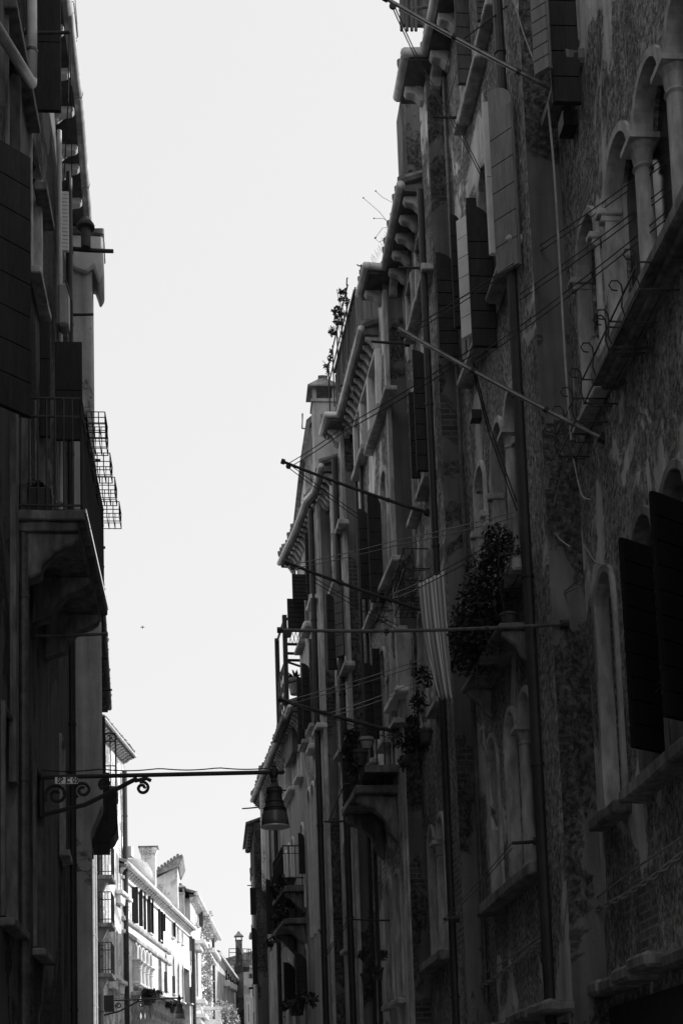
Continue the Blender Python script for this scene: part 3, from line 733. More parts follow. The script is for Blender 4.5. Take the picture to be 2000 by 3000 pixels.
for i in range(26): s = sB+.03+i*(LB-.06)/25; b.tube([f.P(s, zs, nB-.04), f.P(s, rt, nB-.04)], .01, 5)
for z in (zs+.06, rt-.2, rt): b.tube([f.P(sB+.03, z, 0), f.P(sB+.03, z, nB-.04), f.P(sB+LB-.03, z, nB-.04), f.P(sB+LB-.03, z, 0)], .014, 6)
b.build('railing', 'iron', bal)
b = MB()
for z in (8.6, 9.4, 10.1): pass
LBAL = (f, sB, LB, zs, rt, nB)
b = MB(); b.fbox(f, sB-.005, sB+LB, zs-.03, zs+.012, nB+.001, nB+.014); b.build('edge_glint', 'glint_metal', bal)  # added mirror strip that gives the slab edge its bright line
q = f.P(sB+.25, zs, .22); t = thing('flower_box', 'dark flower box with a pale tie dangling, inside the left balcony rail', 'flower box', q); b = MB(); b.fbox(f, sB+.1, sB+.4, zs+.02, zs+.3, .06, .36); b.build('box', 'iron', t, bevel=.02)
b = MB(); b.tube([f.P(sB+.09, zs+.3, .36), f.P(sB+.085, zs+.2, .37), f.P(sB+.08, zs+.13, .4), f.P(sB+.08, zs+.12, .45)], .009, 5); b.tube([f.P(sB+.08, zs+.12, .45), f.P(sB+.075, zs+.09, .48)], .012, 6, r1=.03); b.build('tie', 'rope', t)
b = MB(); foliage(b, f.P(sB+.25, zs+.34, .2), (.12, .12, .07), 120, .04, random.Random(8)); b.build('foliage', 'leaf', t, recalc=False)
# pipes on the wall
h.pipe_px(205, 900, .3, 15.0, .045, .08, 'pipe'); h.pipe_px(72, 2100, .3, 8.2, .05, .08, 'irong')
h.pipe_px(176, 640, 8., 14.9, .03, .06, 'pipel')
gp = [(-2.0, 8.), (-2.0, 16.2), (-2.02, 17.62), (-2.065, 18.8), (-2.16, 20.75)]
h.done()
h = House(FL1c, 'house', 'left-hand house with an outside chimney breast and flared hood against the sky', 'pl', 0, 3.3, 15.25, 5, group=GL)
LH2 = h; f = FL1c
eave(h.root, gp[1:], -1, 15.42, .29, .085, 'zincd', 'beam', step=.75, cw=.12, cmat='stonew', roof=3.5, sag=.012)
eave(LH1.root, gp[:2], -1, 15.42, .29, .085, 'zincd', 'beam', step=.75, cw=.12, cmat='stonew', roof=3.5, sag=.012)
for z0 in (12.4, 9.2, 5.2): h.win(.5, 1.1, z0, z0+1.5, 'rect', trim=.06)
h.leaf(176, 190, 560, 735, 'stonew', False, planks=16)  # white leaf, sunlight on the louvres put into its colour
sC, _ = f.px(213, 1000, .0); yC = f.Y(sC); sC = min(sC, 2.75); yC = f.Y(sC); x0 = f.P(sC, 0)[0]
n1 = on_y(272, 1000, yC)[0]-x0; n2 = on_y(292, 1600, yC)[0]-x0; zT = on_y(272, 672, yC)[2]; zH = on_y(272, 805, yC)[2]; zS = on_y(272, 1300, yC)[2]; zS2 = on_y(290, 1440, yC)[2]; n3 = on_y(302, 700, yC)[0]-x0; n4 = on_y(267, 2600, yC)[0]-x0
b = MB(); b.prism([f.P(sC, z, n) for n, z in ((-.05, .1), (-.05, zT-.2), (n1, zT-.2), (n1, zS), (n1+.01, zS-.1), (n2, zS2), (n2, 6.3), (n4, 5.9), (n4, .1))], f.P(sC+.55, 0)-f.P(sC, 0)); ch = b.build('chimney', 'p6', h.root, bevel=.02)
b = MB(); prof = [(n1*.35, zH+.05), (n1*.8, zH), (n1+.02, zH+.1), (n1+.10, zH-.16), (n3, zH-.05), (n3, zT-.13), (n1*.2, zT-.13), (n1*.2, zH+.1)]
b.prism([f.P(sC-.08, z, n) for n, z in prof], f.P(sC+.65, 0)-f.P(sC-.08, 0)); b.build('chimney_hood', 'litg', ch, bevel=.03)
b = MB(); b.fbox(f, sC-.1, sC+.68, zT-.129, zT, n1*.15, n3+.02); b.build('chimney_cap', 'stoned', ch, bevel=.02)
b = MB(); c = on_y(252, 690, yC-.8); b.lathe((c[0], c[1], c[2]-.2), [(.07, 0), (.07, .3), (.13, .32), (.13, .36), (.05, .48), (.01, .5)], 14); b.build('chimney_pot', 'pot', h.root)
h.done()

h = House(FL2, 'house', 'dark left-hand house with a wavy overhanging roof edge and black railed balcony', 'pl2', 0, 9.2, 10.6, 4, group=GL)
LH3 = h; f = FL2
eave(h.root, [f.P(-.1, 0)[:2], f.P(4, 0)[:2], f.P(9.2, 0)[:2]], -1, 10.72, .42, .05, 'irong', 'beam', step=1.1, cw=.12, cmat='stoned', roof=3)
for s in (1., 3., 5., 7.):
    h.win(s, s+.6, 7.2, 8.8, 'rect', trim=.06, trim_mat='stoned'); h.win(s, s+.6, 3.6, 5.4, 'rect', trim=.06, trim_mat='stoned')
h.leaf_at(3.65, .4, 7.2, 8.9, 'wood', False); h.leaf_at(7.65, .4, 7.2, 8.9, 'wood', False)
y0 = f.Y(7.9); x0 = f.P(7.9, 0)[0]; zr = on_y(347, 2146, y0)[2]; zf = on_y(347, 2300, y0)[2]; nB = on_y(344, 2200, y0)[0]-x0; zb2 = on_y(340, 2470, y0)[2]
b = MB(); b.fbox(f, 7.9, 9.2, zf-.1, zf, -.05, nB); bl = b.build('balcony', 'stoned', h.root, bevel=.02)
b = MB(); b.prism([f.P(7.95, z, n) for n, z in ((-.02, zf-.101), (nB-.03, zf-.101), (nB-.02, zf-.5), (nB, zb2+.35), (nB-.1, zb2+.15), (nB*.5, zb2+.05), (-.02, zb2))], f.P(9.1, 0)-f.P(7.95, 0)); b.build('balcony_base', 'wood', bl, bevel=.03)
b = MB()
for i in range(6): n = .06+i*(nB-.1)/5; b.tube([f.P(7.93, zf, n), f.P(7.93, zr, n)], .011, 5)
for i in range(11): s = 7.93+i*.124; b.tube([f.P(s, zf, nB-.04), f.P(s, zr, nB-.04)], .011, 5)
for z in (zf+.42, zr-.17, zr): b.tube([f.P(7.93, z, 0), f.P(7.93, z, nB-.04), f.P(9.17, z, nB-.04)], .014, 6)
for i in range(4):
    n = .1+i*(nB-.16)/3
    b.tube([f.P(7.93, zr-.085+.06*math.sin(t), n+.06*math.cos(t)) for t in [2*math.pi*j/10 for j in range(11)]], .009, 5, False)
b.build('railing', 'iron', bl)
h.pipe_px(100, 2500, .3, 7.5, .05, .08, 'irong') if 0 else None
h.done()

h = House(FL2b, 'house', 'shaded left-hand house set back beyond the dark one, pale pipes and stacked iron balconies', 'litg', -3., 8., 13.4, 4, group=GL)
f = FL2b
for u, r_, m_ in ((272, .07, 'pipel'), (281, .05, 'pipel'), (291, .12, 'pipe')):
    h.pipe_px(u, 2750, .3, 13.2, r_, .12, m_)
for vb_, vt_ in ((2562, 2470), (2702, 2612), (2850, 2760)):
    s, _ = f.px(299, vb_); s = min(s, 6.9); y0 = f.Y(s); zf = on_y(330, vb_, y0)[2]; nB = min(.6, on_y(331, vb_, y0)[0]+3.63); zr = on_y(331, vt_, y0)[2]
    b = MB(); b.fbox(f, s, s+1.1, zf-.12, zf, -.05, nB); bl = b.build('balcony', 'stoned', h.root, bevel=.02); b = MB()
    for i in range(6): n = .06+i*(nB-.1)/5; b.tube([f.P(s+.03, zf, n), f.P(s+.03, zr, n)], .012, 5)
    for i in range(9): b.tube([f.P(s+.03+i*.13, zf, nB-.04), f.P(s+.03+i*.13, zr, nB-.04)], .012, 5)
    for z in (zf+.1, zr-.22, zr): b.tube([f.P(s+.03, z, 0), f.P(s+.03, z, nB-.04), f.P(s+1.07, z, nB-.04)], .015, 6)
    b.build('railing', 'iron', bl)
    b = MB(); b.prism([f.P(s+.1, zf-.121+z, n) for n, z in ((0, 0), (nB-.1, 0), (nB-.2, -.15), (nB*.5, -.3), (.1, -.5), (0, -.55))], f.P(s+.3, 0)-f.P(s+.1, 0)); b.build('console', 'stoned', bl)
h.win(5., 5.6, 9.5, 11., trim=.06); h.win(5., 5.6, 6., 7.5, trim=.06)
h.done()

# ---------------------------------------------------------------- the sunlit far houses on the left
def PZ(x, y): return 250+x/3.136, 2400+y/3.136        # coordinates read from an enlargement of the lower left
def lwin(h, x0, x1, yt, yb, style='rect', **k):
    f = h.f; (u0, vt), (u1, vb) = PZ(x0, yt), PZ(x1, yb)
    s0, _ = f.px(u0, (vt+vb)/2); s1, _ = f.px(u1, (vt+vb)/2); _, zt = f.px((u0+u1)/2, vt); _, zb = f.px((u0+u1)/2, vb)
    r_ = (s1-s0)/2
    zs = zt if style == 'rect' else zt-r_*(1.64 if style == 'gothic' else 1)
    if zs < zb+.3: zs = zb+.3
    return h.win(s0, s1, zb, zs, style, **k)
def lleaf(h, x0, x1, yt, yb, mat='wood', arched=False, planks=8):
    (u0, vt), (u1, vb) = PZ(x0, yt), PZ(x1, yb); return h.leaf(u0, u1, vt, vb, mat, arched, planks=planks)

h = House(FL3, 'house', 'tall sunlit white-washed brick house with slender gothic windows, left of the pillared house', 'litb', 1., 6.7, 17.2, 5, group=GL)
f = FL3
eave(h.root, [f.P(1., 0)[:2], f.P(6.7, 0)[:2]], -1, 17.3, .45, .06, 'zinc', 'scroll', step=.36, cw=.16, cmat='litg', roof=3)
for x, yt, yb in ((288, 300, 640), (342, 375, 700)): lwin(h, x-7, x+7, yt, yb, 'gothic', trim=.07, trim_mat='stonew')
for x, yt, yb in ((262, 1000, 1430), (288, 1000, 1480), (342, 1050, 1520)): lwin(h, x-8, x+8, yt, yb, 'gothic', trim=.08, trim_mat='stonew')
h.pipe_px(369, 2600, .3, 16.5, .1, .14, 'pipe')
b = MB(); s, z = f.px(372, 2490, 0); b.fbox(f, 6.2, 6.7, z-.4, z, 0, .35); b.build('bracket', 'stonew', h.root)
for x0, x1, y in ((275, 330, 655), (335, 385, 715), (205, 265, 1430), (270, 325, 1480)):
    (u0, v), (u1, _) = PZ(x0, y), PZ(x1, y); s0, z = f.px(u0, v); s1, _ = f.px(u1, v); s1 = min(s1, 6.65)
    b = MB(); b.fbox(f, s0, s1, z-.12, z+.04, 0, .3); b.fbox(f, s0+.15, s1-.15, z-.5, z-.121, 0, .2); b.build('sill', 'stonew', h.root, bevel=.02)
h.done()

h = House(FL4, 'house', 'long sunlit white house with black shutters above an arcade of little columns', 'lit', .05, 18.9, 12.35, 2.2, group=GL)
LH4 = h; f = FL4
eave(h.root, [f.P(-.3, 0)[:2], f.P(10.3, 0)[:2]], -1, 12.5, .3, .12, 'stonew', 'scroll', step=.52, cw=.22, cmat='stonew', roof=4, board='beam')  # dark soffit board carries the shade between the brackets in its colour
eave(h.root, [f.P(10.4, 0)[:2], f.P(19., 0)[:2]], -1, 12.47, .3, .1, 'stonew', 'scroll', step=.45, cw=.19, cmat='stonew', roof=4, board='beam')  # soffit darkened for bracket shade here too
for x0, x1, yt, yb in ((430, 470, 640, 960), (575, 600, 720, 1045), (670, 690, 835, 1110)): lwin(h, x0, x1, yt, yb, trim=.06, trim_mat='stonew')
for a in ((428, 488, 622, 958), (492, 530, 648, 985), (535, 560, 668, 1015), (568, 604, 708, 1040), (606, 622, 728, 1055), (668, 690, 826, 1125), (694, 712, 852, 1145), (716, 735, 872, 1030)): lleaf(h, *a)
for x0, x1, yt, yb in ((792, 808, 930, 1085), (842, 855, 975, 1115), (882, 893, 1010, 1145)): lwin(h, x0, x1, yt, yb, trim=.05, trim_mat='stonew')
lleaf(h, 810, 830, 948, 1096); lleaf(h, 955, 985, 1075, 1210, 'woodm')
b = MB(); b.fbox(f, .1, 10.2, 11.98, 12.1, 0, .1).fbox(f, 10.5, 18.9, 12.0, 12.08, 0, .08); b.build('cornice', 'stonew', h.root)
for yy in (1060, 940):
    (u0, v0), = [PZ(385, yy)]; s, z = f.px(u0, v0); b = MB(); b.fbox(f, .1, 12.2, z-.09, z+.09, 0, .12); b.build('string_course', 'stone', h.root, bevel=.02)
xs = [440, 475, 508, 543, 577, 608]
zsill = f.px(*PZ(500, 1545))[1]; zap = f.px(*PZ(522, 1185))[1]
ss = [f.px(*PZ(x, 1300))[0] for x in xs]
for a, c in zip(ss[:-1], ss[1:]): h.win(a+.14, c-.14, zsill, zap-(c-a)/2+.1, trim=.09, sill=False, trim_mat='stonew', depth=.2, pane='litg', proud=.06, mull=False)
for s in ss[:-1]: h.column(s, zsill, zap-.75, .13, .09, mat='stonew', cap=.3)
for x, yt, yb in ((685, 1270, 1610),): lwin(h, x-14, x+12, yt, yb, 'round', trim=.1, trim_mat='stone', pane='litg')
for x, yt, yb in ((738, 1210, 1570), (808, 1240, 1600), (852, 1300, 1640), (893, 1320, 1680), (966, 1360, 1690)): lwin(h, x-9, x+9, yt, yb, 'gothic', trim=.08, trim_mat='stonew', depth=.12)
lleaf(h, 800, 828, 1440, 1600, 'woodm'); lleaf(h, 960, 990, 1540, 1690, 'woodm'); lleaf(h, 725, 755, 1400, 1590, 'woodm')
h.pipe_px(250+990/3.136, 2750, .3, 12., .1, .14, 'pipe')
# stone balcony below the arcade
s0 = f.px(*PZ(420, 1700))[0]; s1 = f.px(*PZ(720, 1700))[0]; zf = zsill-1.55
b = MB(); b.fbox(f, s0, s1, zf-.25, zf, -.05, 1.0); bl = b.build('balcony', 'stone', h.root, bevel=.03)
b = MB(); b.fbox(f, s0, s1, zf+1.0, zf+1.18, .72, 1.02)
b.fbox(f, s0, s0+.3, zf+1.0, zf+1.18, 0, .719); b.build('handrail', 'stone', bl, bevel=.02)
b = MB()
for i in range(24): s = s0+.15+i*(s1-s0-.3)/23; b.lathe(f.P(s, zf, .87), [(.09, 0), (.05, .15), (.11, .4), (.05, .8), (.09, 1.0)], 8)
for i in range(4): b.lathe(f.P(s0+.15, zf, .1+i*.19), [(.09, 0), (.05, .15), (.11, .4), (.05, .8), (.09, 1.0)], 8)
b.build('balusters', 'stone', bl)
for s in np.linspace(s0+.2, s1-.5, 5):
    b = MB(); b.prism([f.P(s, zf-.251+z, n) for n, z in ((0, 0), (.9, 0), (.85, -.2), (.5, -.35), (.2, -.8), (0, -.9))], f.P(s+.3, 0)-f.P(s, 0)); b.build('console', 'stone', bl, bevel=.02)
for s in (s0+2.2, s0+4.4, s0+6.6, s0+9): h.win(s-.6, s+.3, 2.6, 5.0, 'rect', trim=.1, trim_mat='stone')
b = MB(); zt = 12.35
def chimney(root, u0, u1, vt, vb, y, mat, hood='flare', dep=None, top='tile'):
    a = on_y(u0, vb, y); c = on_y(u1, vb, y); zb = a[2]; zt = on_y((u0+u1)/2, vt, y)[2]; w_ = c[0]-a[0]; dp = dep or w_; x0, x1 = a[0], c[0]
    H = zt-zb; hc = min(H*.3, w_*1.1) if hood == 'flare' else min(H*.4, w_*1.35)
    b = MB(); b.box(x0, x1, y, y+dp, zb-2.5, zt-hc); ch = b.build('chimney', mat, root, bevel=.02); xm, ym = (x0+x1)/2, y+dp/2
    def fr(b, r0, z0, r1, z1):
        b.hexa([(xm-sx*w_/2*r0, ym-sy*dp/2*r0, z0) for sx, sy in ((1, 1), (-1, 1), (-1, -1), (1, -1))]+[(xm-sx*w_/2*r1, ym-sy*dp/2*r1, z1) for sx, sy in ((1, 1), (-1, 1), (-1, -1), (1, -1))])
    if hood == 'flare':
        b = MB(); z = zt-hc; fr(b, 1.0, z+.001, 1.3, z+hc*.55); fr(b, 1.3, z+hc*.551, 1.12, z+hc*.7); fr(b, 1.12, z+hc*.701, 1.12, z+hc*.86); b.build('chimney_hood', mat, ch)
        b = MB(); fr(b, 1.35, zt-hc*.139, 1.4, zt-hc*.05); fr(b, 1.3, zt-hc*.049, .4, zt+hc*.1); b.build('chimney_cap', top, ch)
    else:
        b = MB(); z = zt-hc
        for sx in (-1, 1):
            for sy in (-1, 1): b.box(xm+sx*w_*.42-w_*.08, xm+sx*w_*.42+w_*.08, ym+sy*dp*.42-dp*.08, ym+sy*dp*.42+dp*.08, z+.001, z+hc*.361)
        fr(b, 1.12, z-hc*.1, 1.12, z-.001); b.build('chimney_hood', mat, ch)
        b = MB(); fr(b, 1.42, z+hc*.36, 1.42, z+hc*.40); fr(b, 1.42, z+hc*.401, .3, zt-hc*.16); fr(b, .3, zt-hc*.159, .42, zt-hc*.09); fr(b, .42, zt-hc*.089, .06, zt); b.build('chimney_cap', top, ch)
    return ch
chimney(h.root, *[PZ(515, 0)[0], PZ(648, 0)[0]], PZ(0, 245)[1], PZ(0, 505)[1], 72., 'lit', 'flare')
ch = chimney(h.root, PZ(830, 0)[0], PZ(912, 0)[0], PZ(0, 565)[1], PZ(0, 880)[1], 76.2, 'p7', 'peak', dep=1.6)
# dormer with its own tiled roof
y = 75.; a = on_y(*PZ(655, 520), y); c = on_y(*PZ(850, 580), y); zt_ = on_y(*PZ(850, 440), y)[2]; zp = on_y(*PZ(870, 330), y)[2]; zl = on_y(*PZ(655, 505), y)[2]
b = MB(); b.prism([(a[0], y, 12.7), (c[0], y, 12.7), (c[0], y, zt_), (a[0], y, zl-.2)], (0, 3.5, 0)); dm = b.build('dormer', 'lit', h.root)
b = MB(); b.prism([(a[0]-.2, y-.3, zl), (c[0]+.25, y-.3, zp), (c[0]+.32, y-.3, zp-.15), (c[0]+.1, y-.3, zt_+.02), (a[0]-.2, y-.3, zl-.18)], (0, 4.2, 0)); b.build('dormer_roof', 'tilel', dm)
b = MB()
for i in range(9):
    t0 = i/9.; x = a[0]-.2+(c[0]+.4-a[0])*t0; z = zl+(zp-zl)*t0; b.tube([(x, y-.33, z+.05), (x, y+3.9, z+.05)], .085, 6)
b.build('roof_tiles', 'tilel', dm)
y0 = 77.
b = MB(); pa = [on_y(*PZ(525, 450), y0), on_y(*PZ(650, 500), y0), on_y(*PZ(830, 600), y0), on_y(*PZ(830, 800), y0), on_y(*PZ(700, 700), y0)]
b.prism(pa, (0, 3., 0)); b.build('attic', 'litg', h.root)
b = MB(); c = on_y(*PZ(445, 420), 66.); b.lathe((c[0], c[1], c[2]-.9), [(.95, 0), (.9, .5), (.65, .95), (.3, 1.15), (.04, 1.2), (.03, 1.5), (.01, 1.7)], 18); b.build('cupola', 'litg', h.root, smooth=True)
h.done()

h = House(FL5, 'house', 'sunlit white house with dentilled cornice and planted stone balcony, right of the arcaded house', 'lit', .15, 17.9, 14.2, 5, group=GL)
f = FL5
eave(h.root, [f.P(-.2, 0)[:2], f.P(18., 0)[:2]], -1, 14.35, .36, .14, 'stonew', 'scroll', step=.55, cw=.22, cmat='stonew', roof=4, board='beam')  # soffit colour holds the deep shade under the cornice
lwin(h, 1012, 1032, 820, 968, trim=.05); lleaf(h, 1042, 1082, 842, 990, 'woodm', planks=14); lwin(h, 1116, 1128, 925, 1060, trim=.1, trim_mat='stonew'); lwin(h, 1150, 1162, 960, 1090, trim=.1, trim_mat='stonew')
lwin(h, 1013, 1033, 1160, 1640, 'round', trim=.1, trim_mat='stonew'); lwin(h, 1118, 1150, 1400, 1700, 'rect', trim=.1, trim_mat='stonew', pane='woodm'); lwin(h, 1118, 1140, 1215, 1400, 'round', trim=.1, trim_mat='stonew')
for x0, x1, y in ((1000, 1060, 1110), (1105, 1215, 1190), (1005, 1050, 1660), (1005, 1070, 1790), (1110, 1175, 1850)):
    (u0, v), (u1, _) = PZ(x0, y), PZ(x1, y); s0, z = f.px(u0, v); s1, _ = f.px((u0+u1)/2, v)
    b = MB(); b.fbox(f, s0, s1, z-.2, z+.05, 0, .6); b.fbox(f, s0+.1, s1-.1, z-.5, z-.201, 0, .35); b.build('sill', 'stonew', h.root, bevel=.03)
(u0, v), (u1, _) = PZ(1160, 1720), PZ(1255, 1720)
s0, zr = f.px(u0-12, v, 0); s0 = 6.2; y0 = f.Y(s0); zr = on_y(u1, v, y0)[2]; nB = on_y(u1, v, y0)[0]-f.P(s0, 0)[0]; zf = on_y(u1, PZ(0, 1850)[1], y0)[2]
b = MB(); b.fbox(f, s0, s0+5, zf-.3, zf, -.05, nB); bl = b.build('balcony', 'stonew', h.root, bevel=.03)
b = MB(); b.fbox(f, s0, s0+.35, zr-.18, zr, 0, nB).fbox(f, s0+.36, s0+5, zr-.18, zr, nB-.35, nB).fbox(f, s0+.02, s0+.33, zf, zr-.181, nB-.4, nB-.05); b.build('handrail', 'stonew', bl, bevel=.02)
b = MB()
for n in np.linspace(.2, nB-.65, 3): b.lathe(f.P(s0+.17, zf, n), [(.16, 0), (.07, .15), (.18, .5*(zr-zf)/1.2), (.07, .8*(zr-zf)/1.2), (.14, zr-zf-.182)], 10)
b.build('balusters', 'stonew', bl)
BAL5 = (f, s0, nB, zr)
h.pipe_px(PZ(1240, 0)[0]-20, 2800, .3, 14, .09, .14, 'pipe')
h.done()

h = House(FL6, 'house', 'farthest left-hand house, low with dark windows under a small bracketed cornice', 'litg', .0, 17.5, 13.2, 5, group=GL)
f = FL6
eave(h.root, [f.P(-.2, 0)[:2], f.P(17.8, 0)[:2]], -1, 13.35, .32, .1, 'stonew', 'scroll', step=.6, cw=.28, cmat='stonew', roof=4, board='beam')  # dark soffit colour again stands for shade under the cornice
for i, x in enumerate((1285, 1305, 1325, 1345, 1362, 1377)): lwin(h, x-6, x+5, 1340+i*12, 1520+i*12, trim=.06, trim_mat='stonew'); lleaf(h, x+4, x+14, 1345+i*12, 1520+i*12)
for x0, x1, y in ((1272, 1290, 1490), (1305, 1322, 1510), (1335, 1350, 1525)):
    (u0, v), (u1, _) = PZ(x0, y), PZ(x1, y); s0, z = f.px(u0, v); b = MB(); b.fbox(f, s0, s0+1.4, z-.35, z+.1, 0, .4); b.build('sill', 'stonew', h.root, bevel=.03)
chimney(h.root, PZ(1385, 0)[0], PZ(1446, 0)[0], PZ(0, 1025)[1], PZ(0, 1350)[1], 112., 'pl2', 'peak')  # dark render puts the shade of its near side into the colour
a = on_y(*PZ(1390, 1900), 112.); c = on_y(*PZ(1452, 1350), 112.); b = MB(); b.box(a[0], c[0], 112.9, 116., 0, c[2]); b.build('side_wing', 'pl2', h.root)
b = MB(); b.box(a[0]-.1, c[0]+.5, 112.6, 116.2, c[2]+.002, c[2]+.25); b.build('cornice', 'stoned', h.root)
y = 113.; b = MB()
Pq = lambda x, yy: on_y(*PZ(x, yy), y)
for x in (1322, 1384, 1450, 1488, 1502, 1520): b.tube([Pq(x, 1340), Pq(x, 1188)], .035, 5)
for yy in (1190, 1225, 1295): b.tube([Pq(1322, yy), Pq(1384, yy)], .03, 5); b.tube([Pq(1448, yy), Pq(1520, yy+6)], .03, 5)
b.build('roof_railing', 'irong', h.root)
h.done()

# the house that closes the street, set across it
t = thing('house', 'pale house closing the far end of the street between both rows', 'house', (2.2, 121, 0), GL)
y = 120.
a = on_y(*PZ(1452, 1880), y); c = on_y(*PZ(1680, 1880), y); zt = on_y(*PZ(1500, 1365), y)[2]
b = MB(); b.box(a[0]-3, c[0]+1.5, y, y+5, 0, zt); w_ = b.build('wall', 'litg', t)
b = MB(); b.box(a[0]-3.2, c[0]+1.7, y-.3, y+5, zt+.002, zt+.25); b.build('cornice', 'stonew', t)
b = MB()
for i in range(6): x = a[0]-.2+i*.75; b.box(x, x+.3, y-.03, y+.2, zt-.9, zt-.5)
b.build('frieze_vent', 'glass', t)
b = MB(); p0 = on_y(*PZ(1560, 1370), y); b.box(p0[0]-.15, p0[0]+.15, y-.08, y-.001, 3., zt-1.); b.build('pilaster', 'stonew', t)
for x, yt, yb in ((1500, 1680, 1880), (1535, 1560, 1640)):
    p0 = on_y(*PZ(x-14, yb), y); p1 = on_y(*PZ(x+14, yt), y); b = MB(); b.box(p0[0], p1[0], y-.06, y-.002, p0[2], p1[2]); wn = b.build('window', 'stonew', t)
    b = MB(); b.box(p0[0]+.12, p1[0]-.12, y-.09, y-.061, p0[2]+.12, p1[2]-.12); b.build('pane', 'glass', wn)
b = MB(); b.prism([(a[0]-3.5, y-.5, zt+.251), (c[0]+2, y-.5, zt+.251), ((a[0]+c[0])/2, y-.5, zt+1.4)], (0, 6, 0)); b.build('roof', 'tile', t)

# ================================================================ ROOF STRUCTURES OF THE RIGHT-HAND HOUSES
# plank-walled roof terrace on the narrow grey house
y0 = 23.9; c0 = on_y(1042, 860, y0); FT = Fac((c0[0], y0), -.054, 1); sE, _ = FT.px(984, 1095)
b = MB(); b.prism([FT.P(0, z, n) for n, z in ((0, 13.3), (0, c0[2]), (-2.2, c0[2]), (-2.2, 13.3))], FT.P(sE, 0)-FT.P(0, 0)); rt_ = b.build('roof_terrace', 'plank', H5.root)
b = MB()
for i in range(16): s = i*sE/15.; b.fbox(FT, s-.012, s+.012, 13.4, c0[2]-.02, .001, .02)
b.fbox(FT, -.05, sE, c0[2]+.001, c0[2]+.05, -2.2, .05); b.build('plank_batten', 'plank', rt_)
b = MB()
for i in range(5): s = .1+i*(sE-.2)/4; b.tube([FT.P(s, c0[2]-1.1, .16), FT.P(s, c0[2]+.16, .16)], .014, 5)
for z in (.1, -.25): b.tube([FT.P(-.1, c0[2]+z, .16), FT.P(sE+.1, c0[2]+z, .16)], .014, 5)
b.tube([FT.P(.02, c0[2]+.16, .16), FT.P(-.05, c0[2]+.26, .16), FT.P(-.12, c0[2]+.22, .16)], .012, 5); b.build('railing', 'iron', rt_)
rq = random.Random(21); cl = []
for i in range(15):
    t_ = rq.uniform(-.02, .36); dz = rq.uniform(-.38, .10); r_ = rq.uniform(.035, .085); cl.append((FT.P(sE*t_, c0[2]+dz, .16+rq.uniform(0, .20)), (r_, r_, r_*rq.uniform(.6, 1.3)), int(12+r_*420)))
plant('plant', 'leafy climber spilling over the near corner of the plank roof terrace, dark against sky', cl, .034, 'leaf', stems=[[FT.P(sE*q, c0[2]-.45, .17), FT.P(sE*q+.08*math.sin(q*40), c0[2]-.15, .26), FT.P(sE*q-.05, c0[2]+.06+.1*math.sin(q*23), .24+.1*math.sin(q*31))] for q in (.02, .07, .13, .2, .27, .33)], group='plants on the plank roof terrace', seed=4)
cl = [(FT.P(sE*t, c0[2]+dz, n), (.05, .07, .08), 26) for t, dz, n in ((.74, .03, .2), (.78, -.05, .22), (.83, .05, .17), (.86, -.1, .22), (.91, 0, .24), (.95, -.06, .18))]
plant('plant', 'wispy small-leaved plant at the far end of the plank roof terrace railing', cl, .03, 'leaf', stems=[[FT.P(sE*.8, c0[2]-.2, .2), FT.P(sE*.9, c0[2]+.1, .3)]], group='plants on the plank roof terrace', seed=5)
cl = [(FT.P(.05, c0[2]+.10, -.05-i*.09), (.08, .08, .07), 45) for i in range(6)]
plant('plant', 'low hedge-like plant lying along the near top edge of the plank roof terrace', cl, .028, 'leaf', stems=[[FT.P(.05, c0[2]+.05, -.1), FT.P(.05, c0[2]+.12, -.5)]], group='plants on the plank roof terrace', seed=6)
# rooftop chimney and gable beyond
ch = chimney(H6.root, 921, 990, 1082, 1340, 28.2, 'p7', 'peak', top='tile')
y = 31.; b = MB(); b.prism([on_y(u, v, y) for u, v in ((934, 1200), (899, 1234), (893, 1350), (897, 1620), (960, 1620), (960, 1200))], (0, 4, 0)); gb = b.build('attic', 'p5', H6.root)
b = MB(); P_ = [on_y(u, v, y-.25) for u, v in ((940, 1192), (897, 1230), (879, 1347), (893, 1347), (908, 1240), (944, 1206))]; b.prism(P_, (0, 4.5, 0)); b.build('attic_roof', 'tile', gb)
b = MB()
for u, v in ((925, 1300), (905, 1390)):
    a = on_y(u-9, v+55, y); c = on_y(u+3, v-25, y); b.box(a[0], c[0], y-.05, y-.002, a[2], c[2])
b.build('attic_window', 'stone', gb)
t = thing('antenna', 'thin TV aerial on a mast above the plank roof terrace', 'antenna', on_y(1056, 848, 24.6)); y = 24.6
b = MB(); b.tube([on_y(1056, 850, y), on_y(1057, 776, y)], .012, 5); b.build('mast', 'iron', t)
b = MB(); a = on_y(1057, 780, y)
for d in (-.05, .02, .08): b.tube([a+np.array([d-.02, -.05, .0]), a+np.array([d+.02, .08, .05])], .009, 5)
b.tube([a+np.array([-.08, 0, .03]), a+np.array([.12, 0, -.05])], .009, 5); b.tube([a+np.array([.0, 0, -.02]), on_y(1072, 798, y)], .006, 4); b.build('dipole', 'iron', t)
t = thing('antenna', 'small bent iron bracket standing up off the tiled gable roof beyond the chimney', 'bracket', on_y(885, 1256, 31.2)); y = 31.2
b = MB(); b.tube([on_y(908, 1257, y), on_y(885, 1255, y), on_y(886, 1212, y)], .02, 5); b.build('arm', 'iron', t); t.name = 'roof_bracket'
